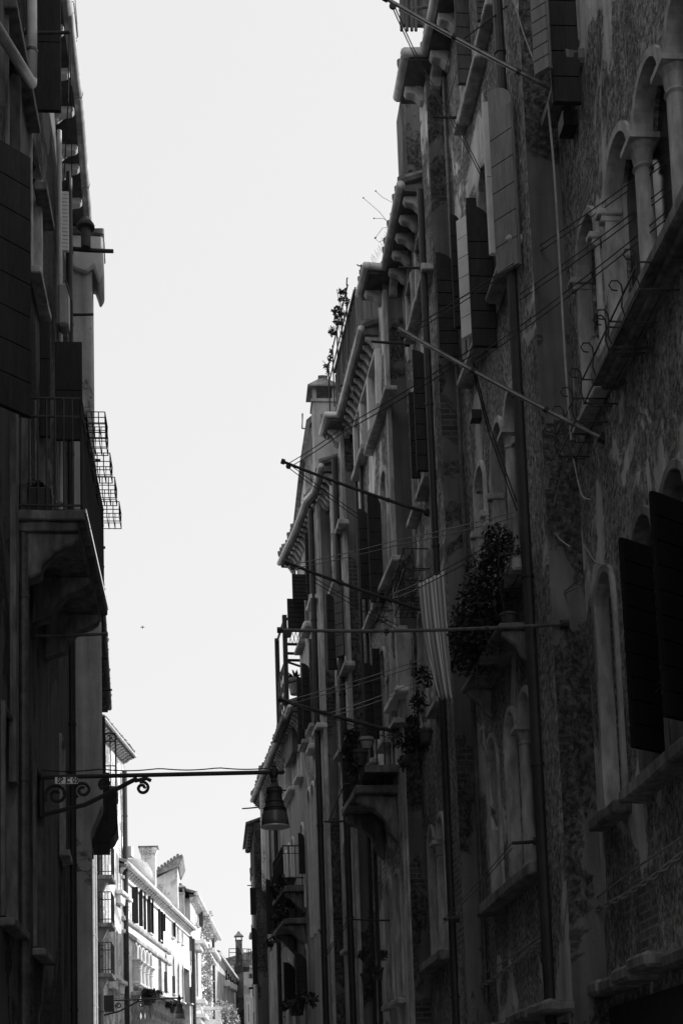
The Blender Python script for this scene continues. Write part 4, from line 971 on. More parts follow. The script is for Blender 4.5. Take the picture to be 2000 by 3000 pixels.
# roof terrace on the lower far house
f = F6; y1 = F6.Y(3.25); p1 = on_y(833, 1806, y1); zfl = on_y(833, 2098, y1)[2]; FA = Fac((p1[0], y1), -.075, 1); s2, _ = FA.px(811, 1880)
ztp = p1[2]; wdt = on_y(879, 1900, y1)[0]-p1[0]
b = MB()
for s, n in ((0, 0), (s2, 0), (s2*.5, -wdt-.6), (s2, -1.5)): b.fbox(FA, s-.045, s+.045, zfl, ztp+.02, n-.045, n+.045)
al = b.build('roof_terrace', 'iron', H7.root)
b = MB()
def zz(v): return on_y(840, v, y1)[2]
for v in (1813, 1887, 1914, 1934): b.tube([FA.P(0, zz(v), 0), FA.P(0, zz(v), -wdt-.5)], .03, 4)
for v in (1813, 1934): b.tube([FA.P(0, zz(v), 0), FA.P(s2, zz(v), 0)], .025, 4)
b.build('terrace_beam', 'iron', al)
b = MB()
for i in range(6): s = i*s2/5; b.tube([FA.P(s, zfl+.05, 0), FA.P(min(s+s2*.35, s2), zz(1934), 0)], .012, 4); b.tube([FA.P(min(s+s2*.35, s2), zfl+.05, 0), FA.P(s, zz(1934), 0)], .012, 4)
for i in range(4): n0 = -i*wdt/4; b.tube([FA.P(.02, zz(1887), n0), FA.P(.02, zz(1813), n0-wdt/2)], .006, 4); b.tube([FA.P(.02, zz(1813), n0), FA.P(.02, zz(1887), n0-wdt/2)], .006, 4)
b.tube([FA.P(0, zz(1940), -.05), FA.P(0, zz(1965), -wdt-.3)], .025, 4); b.tube([FA.P(0, zz(2000), -.05), FA.P(0, zz(1975), -wdt-.3)], .025, 4)
b.build('terrace_lattice', 'irong', al)
b = MB(); b.fbox(FA, -.1, s2+.15, zfl-.12, zfl, -2., .12); b.fbox(FA, .1, s2, zfl-.7, zfl-.121, -.8, -.1); b.build('terrace_floor', 'stoned', al)
a = on_y(864, 1965, y1+.25)
cl = [((a[0], a[1], a[2]), (.13, .13, .03), 10)]
t = thing('potted_plant', 'spiky-leaved plant in a pale pot on the roof terrace of the lower far house', 'potted plant', (a[0], a[1], a[2]-.45)); b = MB(); rq = random.Random(9)
for i in range(46):
    an = rq.uniform(0, 6.28); L = rq.uniform(.2, .34); e = rq.uniform(.4, 1.3); d = np.array([math.cos(an)*math.cos(e), math.sin(an)*math.cos(e), math.sin(e)]); p = np.array(a)-np.array([0, 0, .2]); sd_ = np.cross(d, [0, 0, 1]); sd_ = sd_/(np.linalg.norm(sd_)+1e-6)*.018
    b.add([p-sd_, p+sd_, p+d*L*.6+sd_*.9-np.array([0, 0, .01]), p+d*L-np.array([0, 0, .05]), p+d*L*.6-sd_*.9-np.array([0, 0, .01])], [(0, 1, 2, 3, 4)])
b.build('foliage', 'leaf', t, recalc=False); b = MB(); b.lathe((a[0], a[1], a[2]-.5), [(.11, 0), (.15, .26), (.17, .27), (.17, .32), (.13, .32)], 14); b.build('pot', 'potl', t)
# chimney top peeping above the far white cornice
chimney(H7.root, 762, 777, 2234, 2300, 33.6, 'lit', 'peak', dep=.5, top='stone')
# altana posts and boards on the roof at the very top right
y = 16.4
b = MB()
for u in (1176, 1192, 1206, 1218): b.tube([on_y(u, 90, y), on_y(u-6, -160, y)], .022, 5)
for v in (-20, 30): b.tube([on_y(1168, v, y), on_y(1262, v-10, y)], .02, 5)
a, c = on_y(1182, 70, y+.1), on_y(1250, -150, y+.1); b.box(a[0], c[0], y+.1, y+.16, a[2], c[2]); b.build('roof_terrace', 'plank', H2.root)

# ================================================================ STREET LAMPS
LS = 15.7/4200
def lamp(y, arm_v, u_head, sc, x_wall, label, box=False):
    k = LS*sc; a = on_y(u_head, arm_v, y); X0, Z0 = a[0], a[2]; t = thing('street_lamp', label, 'street lamp', (x_wall, y, Z0-.6), 'wall street lamps')
    Q = lambda du, dv: np.array([X0+du*k, y, Z0-dv*k])
    b = MB(); b.tube([np.array([x_wall-.02, y, Z0-.03]), Q(25, 0)], 6.5*k, 10); b.tube([Q(25, 0), Q(33, 0)], 9*k, 8, r1=3*k); b.build('arm', 'iron', t)
    b = MB(); x1_ = X0-20*k; b.tube([np.array([x_wall+(x1_-x_wall)*q, y-.03, Z0+.05-.022*abs(math.sin(q*12))]) for q in np.linspace(0, 1, 40)], .007, 4); b.build('cable', 'wire', t)
    # scrolled strut
    b = MB(); L = (X0-x_wall)/k; st = [Q(-L+8, 122), Q(-L*.8+20, 112), Q(-L*.66, 70), Q(-415, 26), Q(-400, 14)]
    st = [Q(-L+6, 122), Q(-L+130, 93), Q(-L+205, 56), Q(-L+262, 26), Q(-L+285, 14)]
    b.tube(st, 7*k, 6)
    def spiral(cx, cy, r0, r1, a0, turns): return [Q(cx+(r0+(r1-r0)*i/26)*math.cos(a0+turns*6.28*i/26), cy+(r0+(r1-r0)*i/26)*math.sin(a0+turns*6.28*i/26)) for i in range(27)]
    b.tube(spiral(-L+300, 44, 20, 6, -2.0, 1.35), 5*k, 6); b.tube([Q(-L+278, 22), Q(-L+312, 15), Q(-L+326, 22)], 6*k, 6)
    b.tube(spiral(-L+48, 62, 34, 8, 2.6, 1.5), 5*k, 6); b.tube(spiral(-L+125, 48, 26, 7, 2.2, 1.5), 5*k, 6); b.tube(spiral(-L+190, 30, 18, 6, 2.0, 1.4), 4.5*k, 6)
    b.tube([Q(-L+4, 8), Q(-L+4, 128)], 8*k, 6); b.build('scroll_bracket', 'iron', t)
    c = Q(0, 0); b = MB()
    pr = [(8, 62), (14, 58), (18, 46), (21, 44), (20, 38), (12, 30), (9, 22), (12, 14), (14, 0), (12, -10), (6, -16), (8, -20), (4, -26), (1, -33)]
    b.lathe(c, [(r_*k, -z*k) for r_, z in [(24, 50), (19, 46), (12, 38), (8, 32), (10, 26), (8, 20), (12, 12), (13, 0), (12, -9), (7, -13), (8.5, -18), (5, -24), (1, -33)]], 18)
    b.build('finial', 'iron', t, smooth=False)
    b = MB(); b.lathe(c, [(r_*k, -z*k) for r_, z in [(35, 123), (36, 119), (33, 113), (30, 104), (26, 92), (23, 78), (22, 64), (24, 60), (25, 55), (21, 51)]], 28); b.build('hood', 'iron', t, smooth=True)
    for zq, rq_ in ((112, 34.5), (92, 27.5), (64, 24.5)): b = MB(); b.lathe(c, [(rq_*k, -(zq+1.6)*k), ((rq_+1.6)*k, -zq*k), (rq_*k, -(zq-1.6)*k)], 28); b.build('band', 'iron', t, smooth=True)
    b = MB(); pts = [(35, 123), (37, 130), (40, 148), (42, 168), (40.5, 168), (38.5, 148), (35.5, 131), (33.5, 124)]
    vs = []; n = 48
    for r_, z in pts:
        for j in range(n): th = 6.2832*j/n; rr_ = r_*(1+.012*(j % 2)); vs.append((c[0]+rr_*k*math.cos(th), c[1]+rr_*k*math.sin(th), c[2]-z*k))
    b.add(vs, [(i*n+j, i*n+(j+1) % n, (i+1)*n+(j+1) % n, (i+1)*n+j) for i in range(len(pts)-1) for j in range(n)]); b.build('shade', 'shade', t, smooth=True)
    b = MB(); b.lathe(c, [(41*k, -169.5*k), (43.4*k, -169.5*k), (43.4*k, -166*k), (42.3*k, -166*k)], 40); b.build('rim', 'rim', t)
    b = MB(); b.lathe(c, [(1*k, -150*k), (11*k, -146*k), (14*k, -132*k), (9*k, -112*k), (6*k, -100*k)], 14); b.build('bulb', 'shade', t, smooth=True)
    if box:
        b = MB(); b.box(x_wall-.1, x_wall+.35, y-.2, y+.2, Z0-.35, Z0+.12); b.build('wall_bracket', 'iron', t)
    return t, Q
sl, _ = FL1.px(118, 2268); YL = FL1.Y(sl)
lampA, QA = lamp(YL, 2262, 802, YL/15.7, -2.0, 'large bell-shaped street lamp on a long scrolled iron arm over the street')
lamp(YL*84/31, 2924, 526, YL/15.7, -3.6, 'small distant bell-shaped street lamp on a scrolled arm, low among sunlit houses', True)
for i, (u0, u1, tx, lab) in enumerate(((162, 193, 'SP', 'white plate reading SP hung under the street lamp arm'), (197, 229, 'C 05', 'white plate reading C 05 hung under the street lamp arm'))):
    a = on_y(u0, 2297, YL-.08); c = on_y(u1, 2277, YL-.08); b = MB(); b.box(a[0], c[0], YL-.09, YL-.075, a[2], c[2]); t = b.build('sign_plate', 'plate', None, bevel=.003)
    tag(t, lab, 'sign', 'lamp number plates')
    cu = bpy.data.curves.new('lettering', 'FONT'); cu.body = tx; cu.align_x = 'CENTER'; cu.align_y = 'CENTER'; cu.size = (c[2]-a[2])*1.12; cu.extrude = .001; cu.offset = .0035; cu.space_character = 1.08
    o = bpy.data.objects.new('tmp', cu); COL.objects.link(o); bpy.context.view_layer.update()
    me = bpy.data.meshes.new_from_object(o.evaluated_get(bpy.context.evaluated_depsgraph_get())); bpy.data.objects.remove(o)
    o = bpy.data.objects.new('lettering', me); COL.objects.link(o); o.parent = t; o.rotation_euler = (R(90), 0, 0); o.scale = (.74, 1, 1)
    o.location = Vector(((a[0]+c[0])/2, YL-.0925, (a[2]+c[2])/2))-t.location; me.materials.clear(); me.materials.append(MAT['iron'])

# ================================================================ CLOTHESLINE POLES, BRACKETS, CORDS
def pole(label, base, tip, r=.022, mat='iron', name='clothesline_pole', cat='clothesline pole', group='clothesline poles leaning out over the street', pulley=True):
    t = thing(name, label, cat, base, group); base, tip = np.array(base), np.array(tip); d = (tip-base)/np.linalg.norm(tip-base)
    L = np.linalg.norm(tip-base); b = MB(); b.tube([base+(tip-base)*q-np.array([0, 0, .012*L*4*q*(1-q)]) for q in np.linspace(-.01, 1, 11)], r, 8, r1=r*.85); b.build('rod', mat, t)
    if pulley:
        for q in (.28, .63): k = MB(); p_ = base+(tip-base)*q-np.array([0, 0, .012*L*4*q*(1-q)]); k.tube([p_-d*.02, p_+d*.02], r*1.35, 8); k.tube([p_, p_-np.array([0, 0, r*2.4])], .006, 5); k.build('clamp', 'iron', t)
    b = MB(); b.tube([base-d*.03, base+d*.05], r*2.2, 8); b.build('socket', 'iron', t)
    if pulley:
        b = MB(); q = tip-d*.08; b.tube([q+np.array([0, -.012, -.04]), q+np.array([0, .012, -.04])], .035, 10); b.tube([q, q-np.array([0, 0, .05])], .012, 5); b.tube([tip-d*.03, tip+d*.02], r*1.5, 6); b.build('pulley', 'iron', t)
    return tip-d*.08
def wall(f, u, v, n=0.): s, z = f.px(u, v, n); return f.P(s, z, n)
def outy(u, v, y): return on_y(u, v, y)
b1 = wall(F1, 1668, 287); T1 = pole('top right clothesline pole slanting up across the corner of the sky, over the fat gutter', b1, outy(1128, -6, b1[1]-.1), .021, 'steel')
b2 = wall(F1, 1768, 1286); T2 = pole('long shiny clothesline pole rising from the scrolled flower racks of the nearest house', b2, outy(1156, 955, b2[1]-.1), .021, 'steel')
b3 = wall(F3, 1255, 1503); T3 = pole('clothesline pole crossing above the wire basket rack, its tip in the sky below the chimney', b3, outy(828, 1352, b3[1]), .024)
b4 = wall(F3, 1262, 1795); T4 = pole('clothesline pole ending beside the striped cloth, its tip at the pale curved gutter', b4, outy(840, 1648, b4[1]), .026)
b5 = on_y(1655, 1828, 12.78); T5 = pole('long level clothesline pole reaching across to the roof terrace in the sky', b5, outy(818, 1846, 12.78), .019, 'irong')
b6 = wall(F4, 1170, 2146); T6 = pole('lowest long clothesline pole, pointing at the far white cornice below the roof terrace', b6, outy(820, 2049, b6[1]), .03)
GB = 'short iron clothesline brackets on the walls'
def bracket(label, base, tip, r=.016): pole(label, base, tip, r, 'iron', 'clothesline_bracket', 'bracket', GB, False)
yb = F2.Y(3.3); bracket('short iron bar across the dark corner strip below the fat gutter, top right', on_y(1356, 345, yb), on_y(1265, 342, yb), .018)
yb = F3.Y(.6); bracket('iron bar sticking out by the downpipe just under the sagging gutter end', on_y(1237, 785, yb), on_y(1168, 783, yb), .018)
yb = F3.Y(1.9); bracket('iron bar pointing at the white gutter brackets beside the plank roof terrace', on_y(1194, 1006, yb), on_y(1086, 1000, yb), .022)
yb = F4.Y(2.6); bracket('thin iron rod poking out through the pale gutter near the rooftop chimney', on_y(1058, 1115, yb), on_y(992, 1131, yb), .018)
yb = F4.Y(1.2); bracket('upper of two iron bars left of the dark balcony on the gothic house', on_y(1045, 2297, yb), on_y(1006, 2298, yb), .018)
yb = F4.Y(.9); bracket('lower of two iron bars left of the dark balcony on the gothic house', on_y(1060, 2356, yb), on_y(1024, 2356, yb), .016)
yb = F5.Y(.6); bracket('dark bar beside the dark downpipe, level with the lamp shade', on_y(1022, 2405, yb), on_y(948, 2407, yb), .018)
yb = F6.Y(5.0); bracket('short bar on the far lower house under its upper window, right of the lamp head', on_y(862, 2313, yb), on_y(822, 2316, yb), .02)
yb = F8.Y(.2); bracket('lone rod jutting into the sky left of the lamp shade', on_y(762, 2364, yb), on_y(709, 2369, yb), .02)
yb = F8.Y(1.5); bracket('tiny bar jutting into the sky from the far rough brick corner, above its shutter', on_y(752, 2594, yb), on_y(724, 2594, yb), .015)
yb = F8.Y(2.); bracket('bar near the bottom of the far brick corner, before the closing house', on_y(765, 2894, yb), on_y(729, 2895, yb), .035)
yb = F2.Y(1.3); bA = on_y(1499, 2470, yb); bracket('bar across the marble columns of the lowest twin window of the fat-gutter house', on_y(1576, 2464, yb), bA, .02)
yb = F2.Y(4.0); bB = on_y(1298, 2693, yb); bracket('bar at the foot of the low columns beyond the second downpipe', on_y(1338, 2692, yb), bB, .02)
yb = F7 = None
yb = F1.Y(3.9); bC = on_y(1876, 2043, yb); bracket('bar over the closed lower shutters of the nearest right-hand house', on_y(1995, 2046, yb), bC, .016)
yb = F4.Y(1.6); bracket('dim bar below the big balcony console of the gothic house', on_y(1215, 2695, yb), on_y(1025, 2693, yb), .014)
yb = FL1.Y(6.1)
bD = on_y(204, 95, 14.3); bracket('thick black bar with hanging cords in front of the top left shutter', on_y(60, 95, 14.3), bD, .022)
yb = 19.9; bracket('bar with a hole in its end, crossing the left chimney hood', on_y(205, 728, yb), on_y(333, 736, yb), .035)
yb = 19.4; bracket('bar across the left chimney breast just below its hood', on_y(175, 921, yb), on_y(275, 921, yb), .022)
yb = FL2.Y(1.2); bracket('stub bar in the sky below the wire baskets, upper one', on_y(268, 1348, yb), on_y(295, 1349, yb), .03)
yb = FL2.Y(2.2); bracket('stub bar on the left wall edge, halfway between wire baskets and balcony rail', on_y(270, 1604, yb), on_y(309, 1604, yb), .03)
yb = FL2.Y(5.2); bracket('small stub at the wavy left roof edge, just under the long left pole', on_y(270, 1929, yb), on_y(317, 1929, yb), .025)
yb = FL2.Y(6.2); bracket('stub bar with a cord loop at the left roof edge above the black railed balcony', on_y(270, 2021, yb), on_y(329, 2021, yb), .025)
bP = wall(FL1, 92, 1862); T7 = pole('dark pole on the left wall with pale clips, level over the street edge', bP, outy(317, 1856, bP[1]), .02, 'irong', group='clothesline poles leaning out over the street', pulley=False)

def cord(label, pts, r=.0055, sag=.03, mat='wire', pair=.06, group='clotheslines strung between poles and walls', cat='clothesline', name='clothesline'):
    """a doubled line through 3-D points, hanging slightly"""
    b = MB()
    for off in ((0, 0, 0),) if not pair else ((0, 0, 0), (0.0, 0.0, -pair)):
        for a, c in zip(pts[:-1], pts[1:]):
            a = np.array(a)+off; c = np.array(c)+off; L = np.linalg.norm(c-a)
            b.tube([a+(c-a)*t-np.array([0, 0, 4*sag*L*.2*t*(1-t)]) for t in np.linspace(0, 1, 9)], r, 5)
    o = b.build(name, mat, None); return tag(o, label, cat, group)
yW = 10.2
cord('upper doubled line running from the nearest arched window down to the long downpipe', [on_y(1975, 436, 10.0), on_y(1531, 752, 13.3)])
cord('middle doubled line from the marble column window down to the long downpipe', [on_y(1985, 520, 10.0), on_y(1522, 862, 13.2)])
cord('lowest of three doubled lines across the nearest arched windows, ending at the shiny pole', [on_y(1985, 592, 10.0), on_y(1527, 952, 12.9), on_y(1384, 1050, 12.4)])
cord('doubled line from the thick downpipe to the tip of the long shiny pole', [on_y(1531, 752, 13.3), on_y(1215, 955, 12.0)], pair=.05)
cord('long doubled line from the shiny pole down left to the pole tip under the chimney', [on_y(1384, 1020, 12.2), on_y(1010, 1248, 15.5), T3], .006, pair=.06)
cord('doubled line sloping right from the pole tip under the chimney to the dark arched shutters', [T3, on_y(1050, 1508, 18.5)], .006)
cord('doubled line rising right from the pole tip at the pale gutter past the basket rack', [T4, on_y(1155, 1585, 16.2), on_y(1500, 1502, 14.2)], .006, mat='irong')
cord('doubled line sloping right under the second sky pole to the gothic house windows', [on_y(922, 1694, b4[1]), on_y(1166, 1834, 17.5)], .006)
cord('upper doubled line rising right from the lowest long pole to the striped cloth', [T6, on_y(1235, 1932, 16.5)], .006, mat='irong')
cord('lower doubled line rising right from the lowest long pole to the potted plants', [on_y(968, 2088, b6[1]), on_y(1236, 1990, 16.5)], .006, mat='irong')
cord('thin line sagging below the lowest long pole towards the pot balcony', [T6, on_y(992, 2110, 18.), on_y(1148, 2165, 17.6)], .007, pair=0)
cord('doubled line from the foliage window down left to the hanging striped cloth', [on_y(1500, 1560, 14.2), on_y(1224, 1708, 15.0), on_y(1150, 1738, 16.2)], .006, mat='irong')
cord('doubled line slanting down across the low twin window columns', [bA, bB], .006, mat='irong', pair=.05)
cord('doubled line over the dark closed lower shutters, far right edge', [bC, on_y(2010, 1925, 9.8)], .005, mat='irong', pair=.05)
cord('pair of lines crossing the top of the fat gutter, from the top right pole', [T1, on_y(1240, 200, 15.2), on_y(1368, 420, 14.6), on_y(1438, 560, 14.4)], .006, pair=.07)
cord('line from the top right pole slanting up to the frame edge', [on_y(1360, 112, 13.2), on_y(1520, -10, 13.3)], .008, pair=0)
cord('bundle of lines descending from the long shiny pole to the foliage window', [on_y(1385, 1060, 12.2), on_y(1430, 1240, 13.6), on_y(1512, 1470, 13.6)], .008, pair=.1)
cord('thin lines hanging beside the iron bar in the dark corner strip', [on_y(1362, -20, 15.5), on_y(1315, 160, 15.9), on_y(1268, 340, 16.2)], .005, pair=0)
cord('second thin line hanging down past the dark corner strip bar', [on_y(1395, -5, 15.5), on_y(1348, 165, 15.9), on_y(1305, 335, 16.2)], .005, pair=0)
cord('cords hanging from the thick black bar beside the left gutter', [bD, on_y(200, 300, 16.), on_y(186, 560, 17.)], .008, mat='irong', pair=0)
cord('longest pale cord hanging down past the left gutter from the thick black bar', [bD+np.array([.01, 0, 0]), on_y(209, 250, 16.), on_y(211, 520, 17.2)], .007, mat='irong', pair=0)
cord('doubled line from the bar level with the lamp shade up to the gothic house', [on_y(963, 2405, 21.), on_y(1007, 2300, 20.)], .008, pair=0, mat='irong')
cord('faint doubled line at lower right rising to the dim bar', [on_y(955, 2790, 20.5), on_y(1022, 2690, 19.5)], .007, pair=0.05, mat='irong')

GC = 'loose cables on the right-hand walls'
def cable(label, pts, r, mat, twist=0):
    b = MB()
    if twist:
        P_ = []; 
        for a, c in zip(pts[:-1], pts[1:]):
            n = max(2, int(np.linalg.norm(np.array(c)-a)/.05)); P_ += [np.array(a)+(np.array(c)-a)*i/n for i in range(n)]
        for ph in (0, math.pi): b.tube([p+np.array([-.018*abs(math.cos(i*.55+ph)), 0, .02*math.sin(i*.55+ph)]) for i, p in enumerate(P_)], r, 5)
    else:
        # smooth through the points
        n = len(pts); P_ = []
        for i in range(n-1):
            p0, p1, p2, p3 = [np.array(pts[max(0, min(n-1, i+j))]) for j in (-1, 0, 1, 2)]
            for t in np.linspace(0, 1, 7)[:-1]: P_.append(.5*((2*p1)+(-p0+p2)*t+(2*p0-5*p1+4*p2-p3)*t*t+(-p0+3*p1-3*p2+p3)*t**3))
        P_.append(np.array(pts[-1])); b.tube(P_, r, 6)
    return tag(b.build('cable', mat, None), label, 'cable', GC)
W1 = lambda u, v, n=.05: wall(F1, u, v, n)
W2 = lambda u, v, n=.05: wall(F2, u, v, n)
cable('thick twisted cable running down the wall of the nearest right-hand house above the shop cornice', [W1(2010, 2494), W1(1920, 2567), W1(1824, 2629), W1(1752, 2663), W1(1700, 2690)], .014, 'rope', 1)
cable('twisted cable continuing past the downpipe at lower right, catching glints', [W2(1588, 2756), W2(1503, 2828), W2(1393, 2904), W2(1255, 2996)], .013, 'rope', 1)
cable('straight thin cable above the twisted one on the nearest right-hand house', [W1(2010, 2443), W1(1860, 2545), W1(1742, 2634)], .008, 'rope')
cable('straight beaded thin cable above the twisted one beyond the downpipe', [W2(1584, 2741), W2(1500, 2800), W2(1403, 2862)], .009, 'rope')
cable('long pale double cord hanging down the dark corner strip between the first two houses', [W1(1604, 300, .3), W1(1622, 500, .3), W1(1640, 800, .3), W1(1656, 1080, .3), W1(1672, 1290, .3)], .011, 'wirel')
cable('pale cord looping out to the left under the flower racks', [W1(1659, 1345, .25), W1(1632, 1430, .25), W1(1617, 1525, .25), W1(1632, 1572, .25), W1(1668, 1602, .25)], .008, 'rope')
cable('pale cord hooked like a J under the flower racks', [W1(1678, 1345, .2), W1(1692, 1410, .2), W1(1706, 1455, .2), W1(1729, 1464, .2)], .008, 'rope')
cable('pale cord curling on the dark plaster above the third low arch', [W1(1714, 1603, .05), W1(1735, 1637, .05), W1(1752, 1652, .05), W1(1786, 1654, .05)], .008, 'rope')
cable('short loose pale cord knotted at the corner near the dark patch', [W1(1697, 1680, .2), W1(1677, 1712, .2), W1(1644, 1742, .2), W1(1695, 1717, .2)], .007, 'rope')
cable('pale twin cord slanting across the rough strip at the top right', [W2(1500, -15, .05), W2(1530, 90, .05), W2(1573, 205, .05)], .007, 'rope')
cable('thin grey cord hanging across the pale window frames of the gothic house', [wall(F4, 1022, 1110, .3), wall(F4, 1043, 1200, .2), wall(F4, 1062, 1285, .2)], .007, 'rope')

# ================================================================ FLOWER RACKS, BASKETS, CLOTH
def rack(label, f, s0, s1, z, dep=.3, hh=.22, group='scrolled flower racks under window sills', scroll=True):
    q = f.P(s0, z, 0); t = thing('flower_rack', label, 'flower rack', q, group)
    b = MB()
    for zz_ in (z, z+hh):
        b.tube([f.P(s0, zz_, 0), f.P(s0, zz_, dep), f.P(s1, zz_, dep), f.P(s1, zz_, 0)], .009, 5)
    for n in np.linspace(.12, dep, 2): b.tube([f.P(s0, z, n), f.P(s1, z, n)], .006, 4)
    b.build('frame', 'iron', t)
    k = max(3, int((s1-s0)/.3)+1)
    for i in range(k):
        b = MB(); s = s0+(s1-s0)*i/(k-1)
        pts = [f.P(s, z-.02, .05), f.P(s, z-.03, dep*.7), f.P(s, z+.02, dep*1.0), f.P(s, z+.1, dep*1.08), f.P(s, z+hh, dep*1.03)]
        if scroll: pts += [f.P(s, z+hh+.06+.045*math.sin(a), dep*1.15+.05*math.cos(a)+.02) for a in (3.0, 2.0, 1.0, 0, -1.0, -1.9)]
        b.tube(pts, .007, 4); b.build('scroll', 'iron', t)
    return t
rack('scrolled iron flower rack under the nearest marble column window', F1, 2.7, 3.5, 7.72)
rack('scrolled iron flower rack under the second arch, left of the column', F1, 3.58, 4.4, 7.72)
rack('scrolled iron flower rack under the single arched window at the corner', F1, 4.72, 5.38, 7.72)
rack('scrolled rack at the head of the dark foliage, under the fat-gutter twin window', F2, .75, 1.4, 7.05)
t = rack('square-meshed iron rack hanging below dark arched shutters, seen from beneath', F3, 1.35, 2.45, 9.0, .34, .28, 'mesh flower racks', False)
b = MB(); f = F3
for i in range(8): s = 1.35+i*1.1/7; b.tube([f.P(s, 8.72, .02), f.P(s, 8.72, .34), f.P(s, 9.28, .34)], .007, 4)
for n in np.linspace(.02, .34, 5): b.tube([f.P(1.35, 8.72, n), f.P(2.45, 8.72, n)], .007, 4)
for z in np.linspace(8.72, 9.28, 4): b.tube([f.P(1.35, z, .34), f.P(2.45, z, .34)], .007, 4)
b.build('mesh', 'iron', t)
t = rack('little iron rack on a stand below the gothic window sill', F4, .15, .6, 9.0, .2, .2, 'mesh flower racks', False)
# left wire baskets along the balcony
f, sB, LB, zs, rt, nB = LBAL
i = 0
LBL = ['uppermost', 'second', 'third', 'fourth', 'lowest']
for (u0, u1, v0, v1) in ((238, 307, 1191, 1208), (247, 314, 1224, 1292), (259, 327, 1311, 1376), (274, 341, 1384, 1445), (288, 354, 1457, 1515)):
    n0, n1 = nB-.02, None; s, z0 = f.px(u0+8, v1, nB); s = float(s); y = f.Y(s); n0 = nB; n1 = nB+abs(on_y(u1-4, v1, y)[0]-on_y(u0+8, v1, y)[0])
    s = max(sB+.1+i*.0, min(s, sB+LB-.2)) if i else sB+.15
    zt_ = z0+(.19 if v1-v0 > 30 else .12)
    t = thing('wire_basket', '%s of the empty wire baskets hung outside the left balcony rail' % LBL[i], 'wire basket', f.P(s, z0, nB), 'wire baskets on the left balcony rail')
    b = MB(); L = .32
    for z, q in ((zt_, 0), (z0, 0), ((z0+zt_)/2, 0)): b.tube([f.P(s, z, n0), f.P(s, z, n1), f.P(s+L, z, n1), f.P(s+L, z, n0), f.P(s, z, n0)], .0055, 4)
    for n in np.linspace(n0, n1, 4)[1:]: b.tube([f.P(s, zt_, n), f.P(s, z0, n), f.P(s+L, z0, n), f.P(s+L, zt_, n)], .0055, 4)
    for k in range(1, 2): b.tube([f.P(s+L*k/2, zt_, n1), f.P(s+L*k/2, z0, n1), f.P(s+L*k/2, z0, n0)], .0055, 4)
    b.build('wires', 'iron', t)
    b = MB(); b.tube([f.P(s+.1, zt_, n0), f.P(s+.1, zt_+.03, n0-.03), f.P(s+.1, zt_-.03, n0-.05)], .007, 4); b.build('hook', 'iron', t); i += 1
# wire drying rack on the top left roof edge
y = 16.9; t = thing('drying_rack', 'folding wire drying rack standing out from the top left gutter against the sky', 'drying rack', on_y(195, 130, y)); b = MB()
Pq = lambda u, v: on_y(u, v, y)
b.tube([Pq(190, 5), Pq(215, 5), Pq(217, 12), Pq(227, 108), Pq(226, 112), Pq(207, 115)], .007, 4); b.tube([Pq(196, 39), Pq(217, 38)], .006, 4); b.tube([Pq(220, -10), Pq(229, 108)], .007, 4)
b.tube([Pq(207, 122), Pq(224, 124), Pq(226, 118)], .006, 4); b.tube([Pq(207, 127), Pq(223, 126)], .006, 4); b.build('frame', 'steel', t)
b = MB(); b.tube([Pq(202, 21), Pq(213, 135)], .012, 5); b.tube([Pq(201, 80), Pq(210, 80)], .008, 4)
for j in range(12): v = 25+j*4; b.tube([Pq(221+j*.35, v), Pq(224+j*.35, v)], .006, 4)
b.build('prop', 'iron', t)
# rounded grey box on the left wall
y = 17.2; a = on_y(168, 951, y); c = on_y(200, 826, y)
t = thing('wall_box', 'rounded grey plastic box on the left wall beside the chimney breast', 'utility box', (a[0], y, a[2])); b = MB()
b.box(a[0], c[0], y, y+.25, a[2], c[2]); b.build('case', 'boxg', t, bevel=.035); b = MB(); b.tube([(c[0]-.03, y-.01, c[2]+.02), (c[0]+.05, y-.01, a[2]+.3), (c[0]+.04, y-.01, a[2]-.3)], .012, 6); b.build('conduit', 'iron', t)
# striped cloth
def cloth(label, TL, TR, BL_, BR, mat, nx=22, ny=26):
    TL, TR, BL_, BR = map(np.array, (TL, TR, BL_, BR)); b = MB(); b.uv = []; vs = []
    for j in range(ny+1):
        for i in range(nx+1):
            u, v = i/nx, j/ny; p = (TL*(1-u)+TR*u)*(1-v)+(BL_*(1-u)+BR*u)*v
            fold = .035*math.sin(u*15+v*1.2)*(.3+v)+.02*math.sin(u*7-v*3)*(.4+v)
            p = p+np.array([-.05*math.sin(math.pi*v)*(1-u)*.8, -fold, -.025*abs(math.sin(u*math.pi*3))*(1-v)*1.]); vs.append(p); b.uv.append((u, v))
    b.add(vs, [(j*(nx+1)+i, j*(nx+1)+i+1, (j+1)*(nx+1)+i+1, (j+1)*(nx+1)+i) for j in range(ny) for i in range(nx)])
    o = b.build('hanging_cloth', mat, None, smooth=True, recalc=False); md = o.modifiers.new('thick', 'SOLIDIFY'); md.thickness = .006
    return tag(o, label, 'cloth')
y = 15.3; cloth('long striped cloth hung out to dry below the wire lines, beside the second downpipe', on_y(1226, 1707, y+.15), on_y(1297, 1672, y-.15), on_y(1284, 2045, y+.12), on_y(1327, 2052, y-.12), 'cloth')
y = 14.4; cloth('small pale rag pegged to a line in front of the fat-gutter twin window', on_y(1418, 1532, y), on_y(1450, 1522, y), on_y(1428, 1562, y), on_y(1452, 1552, y), 'rope', 6, 6)

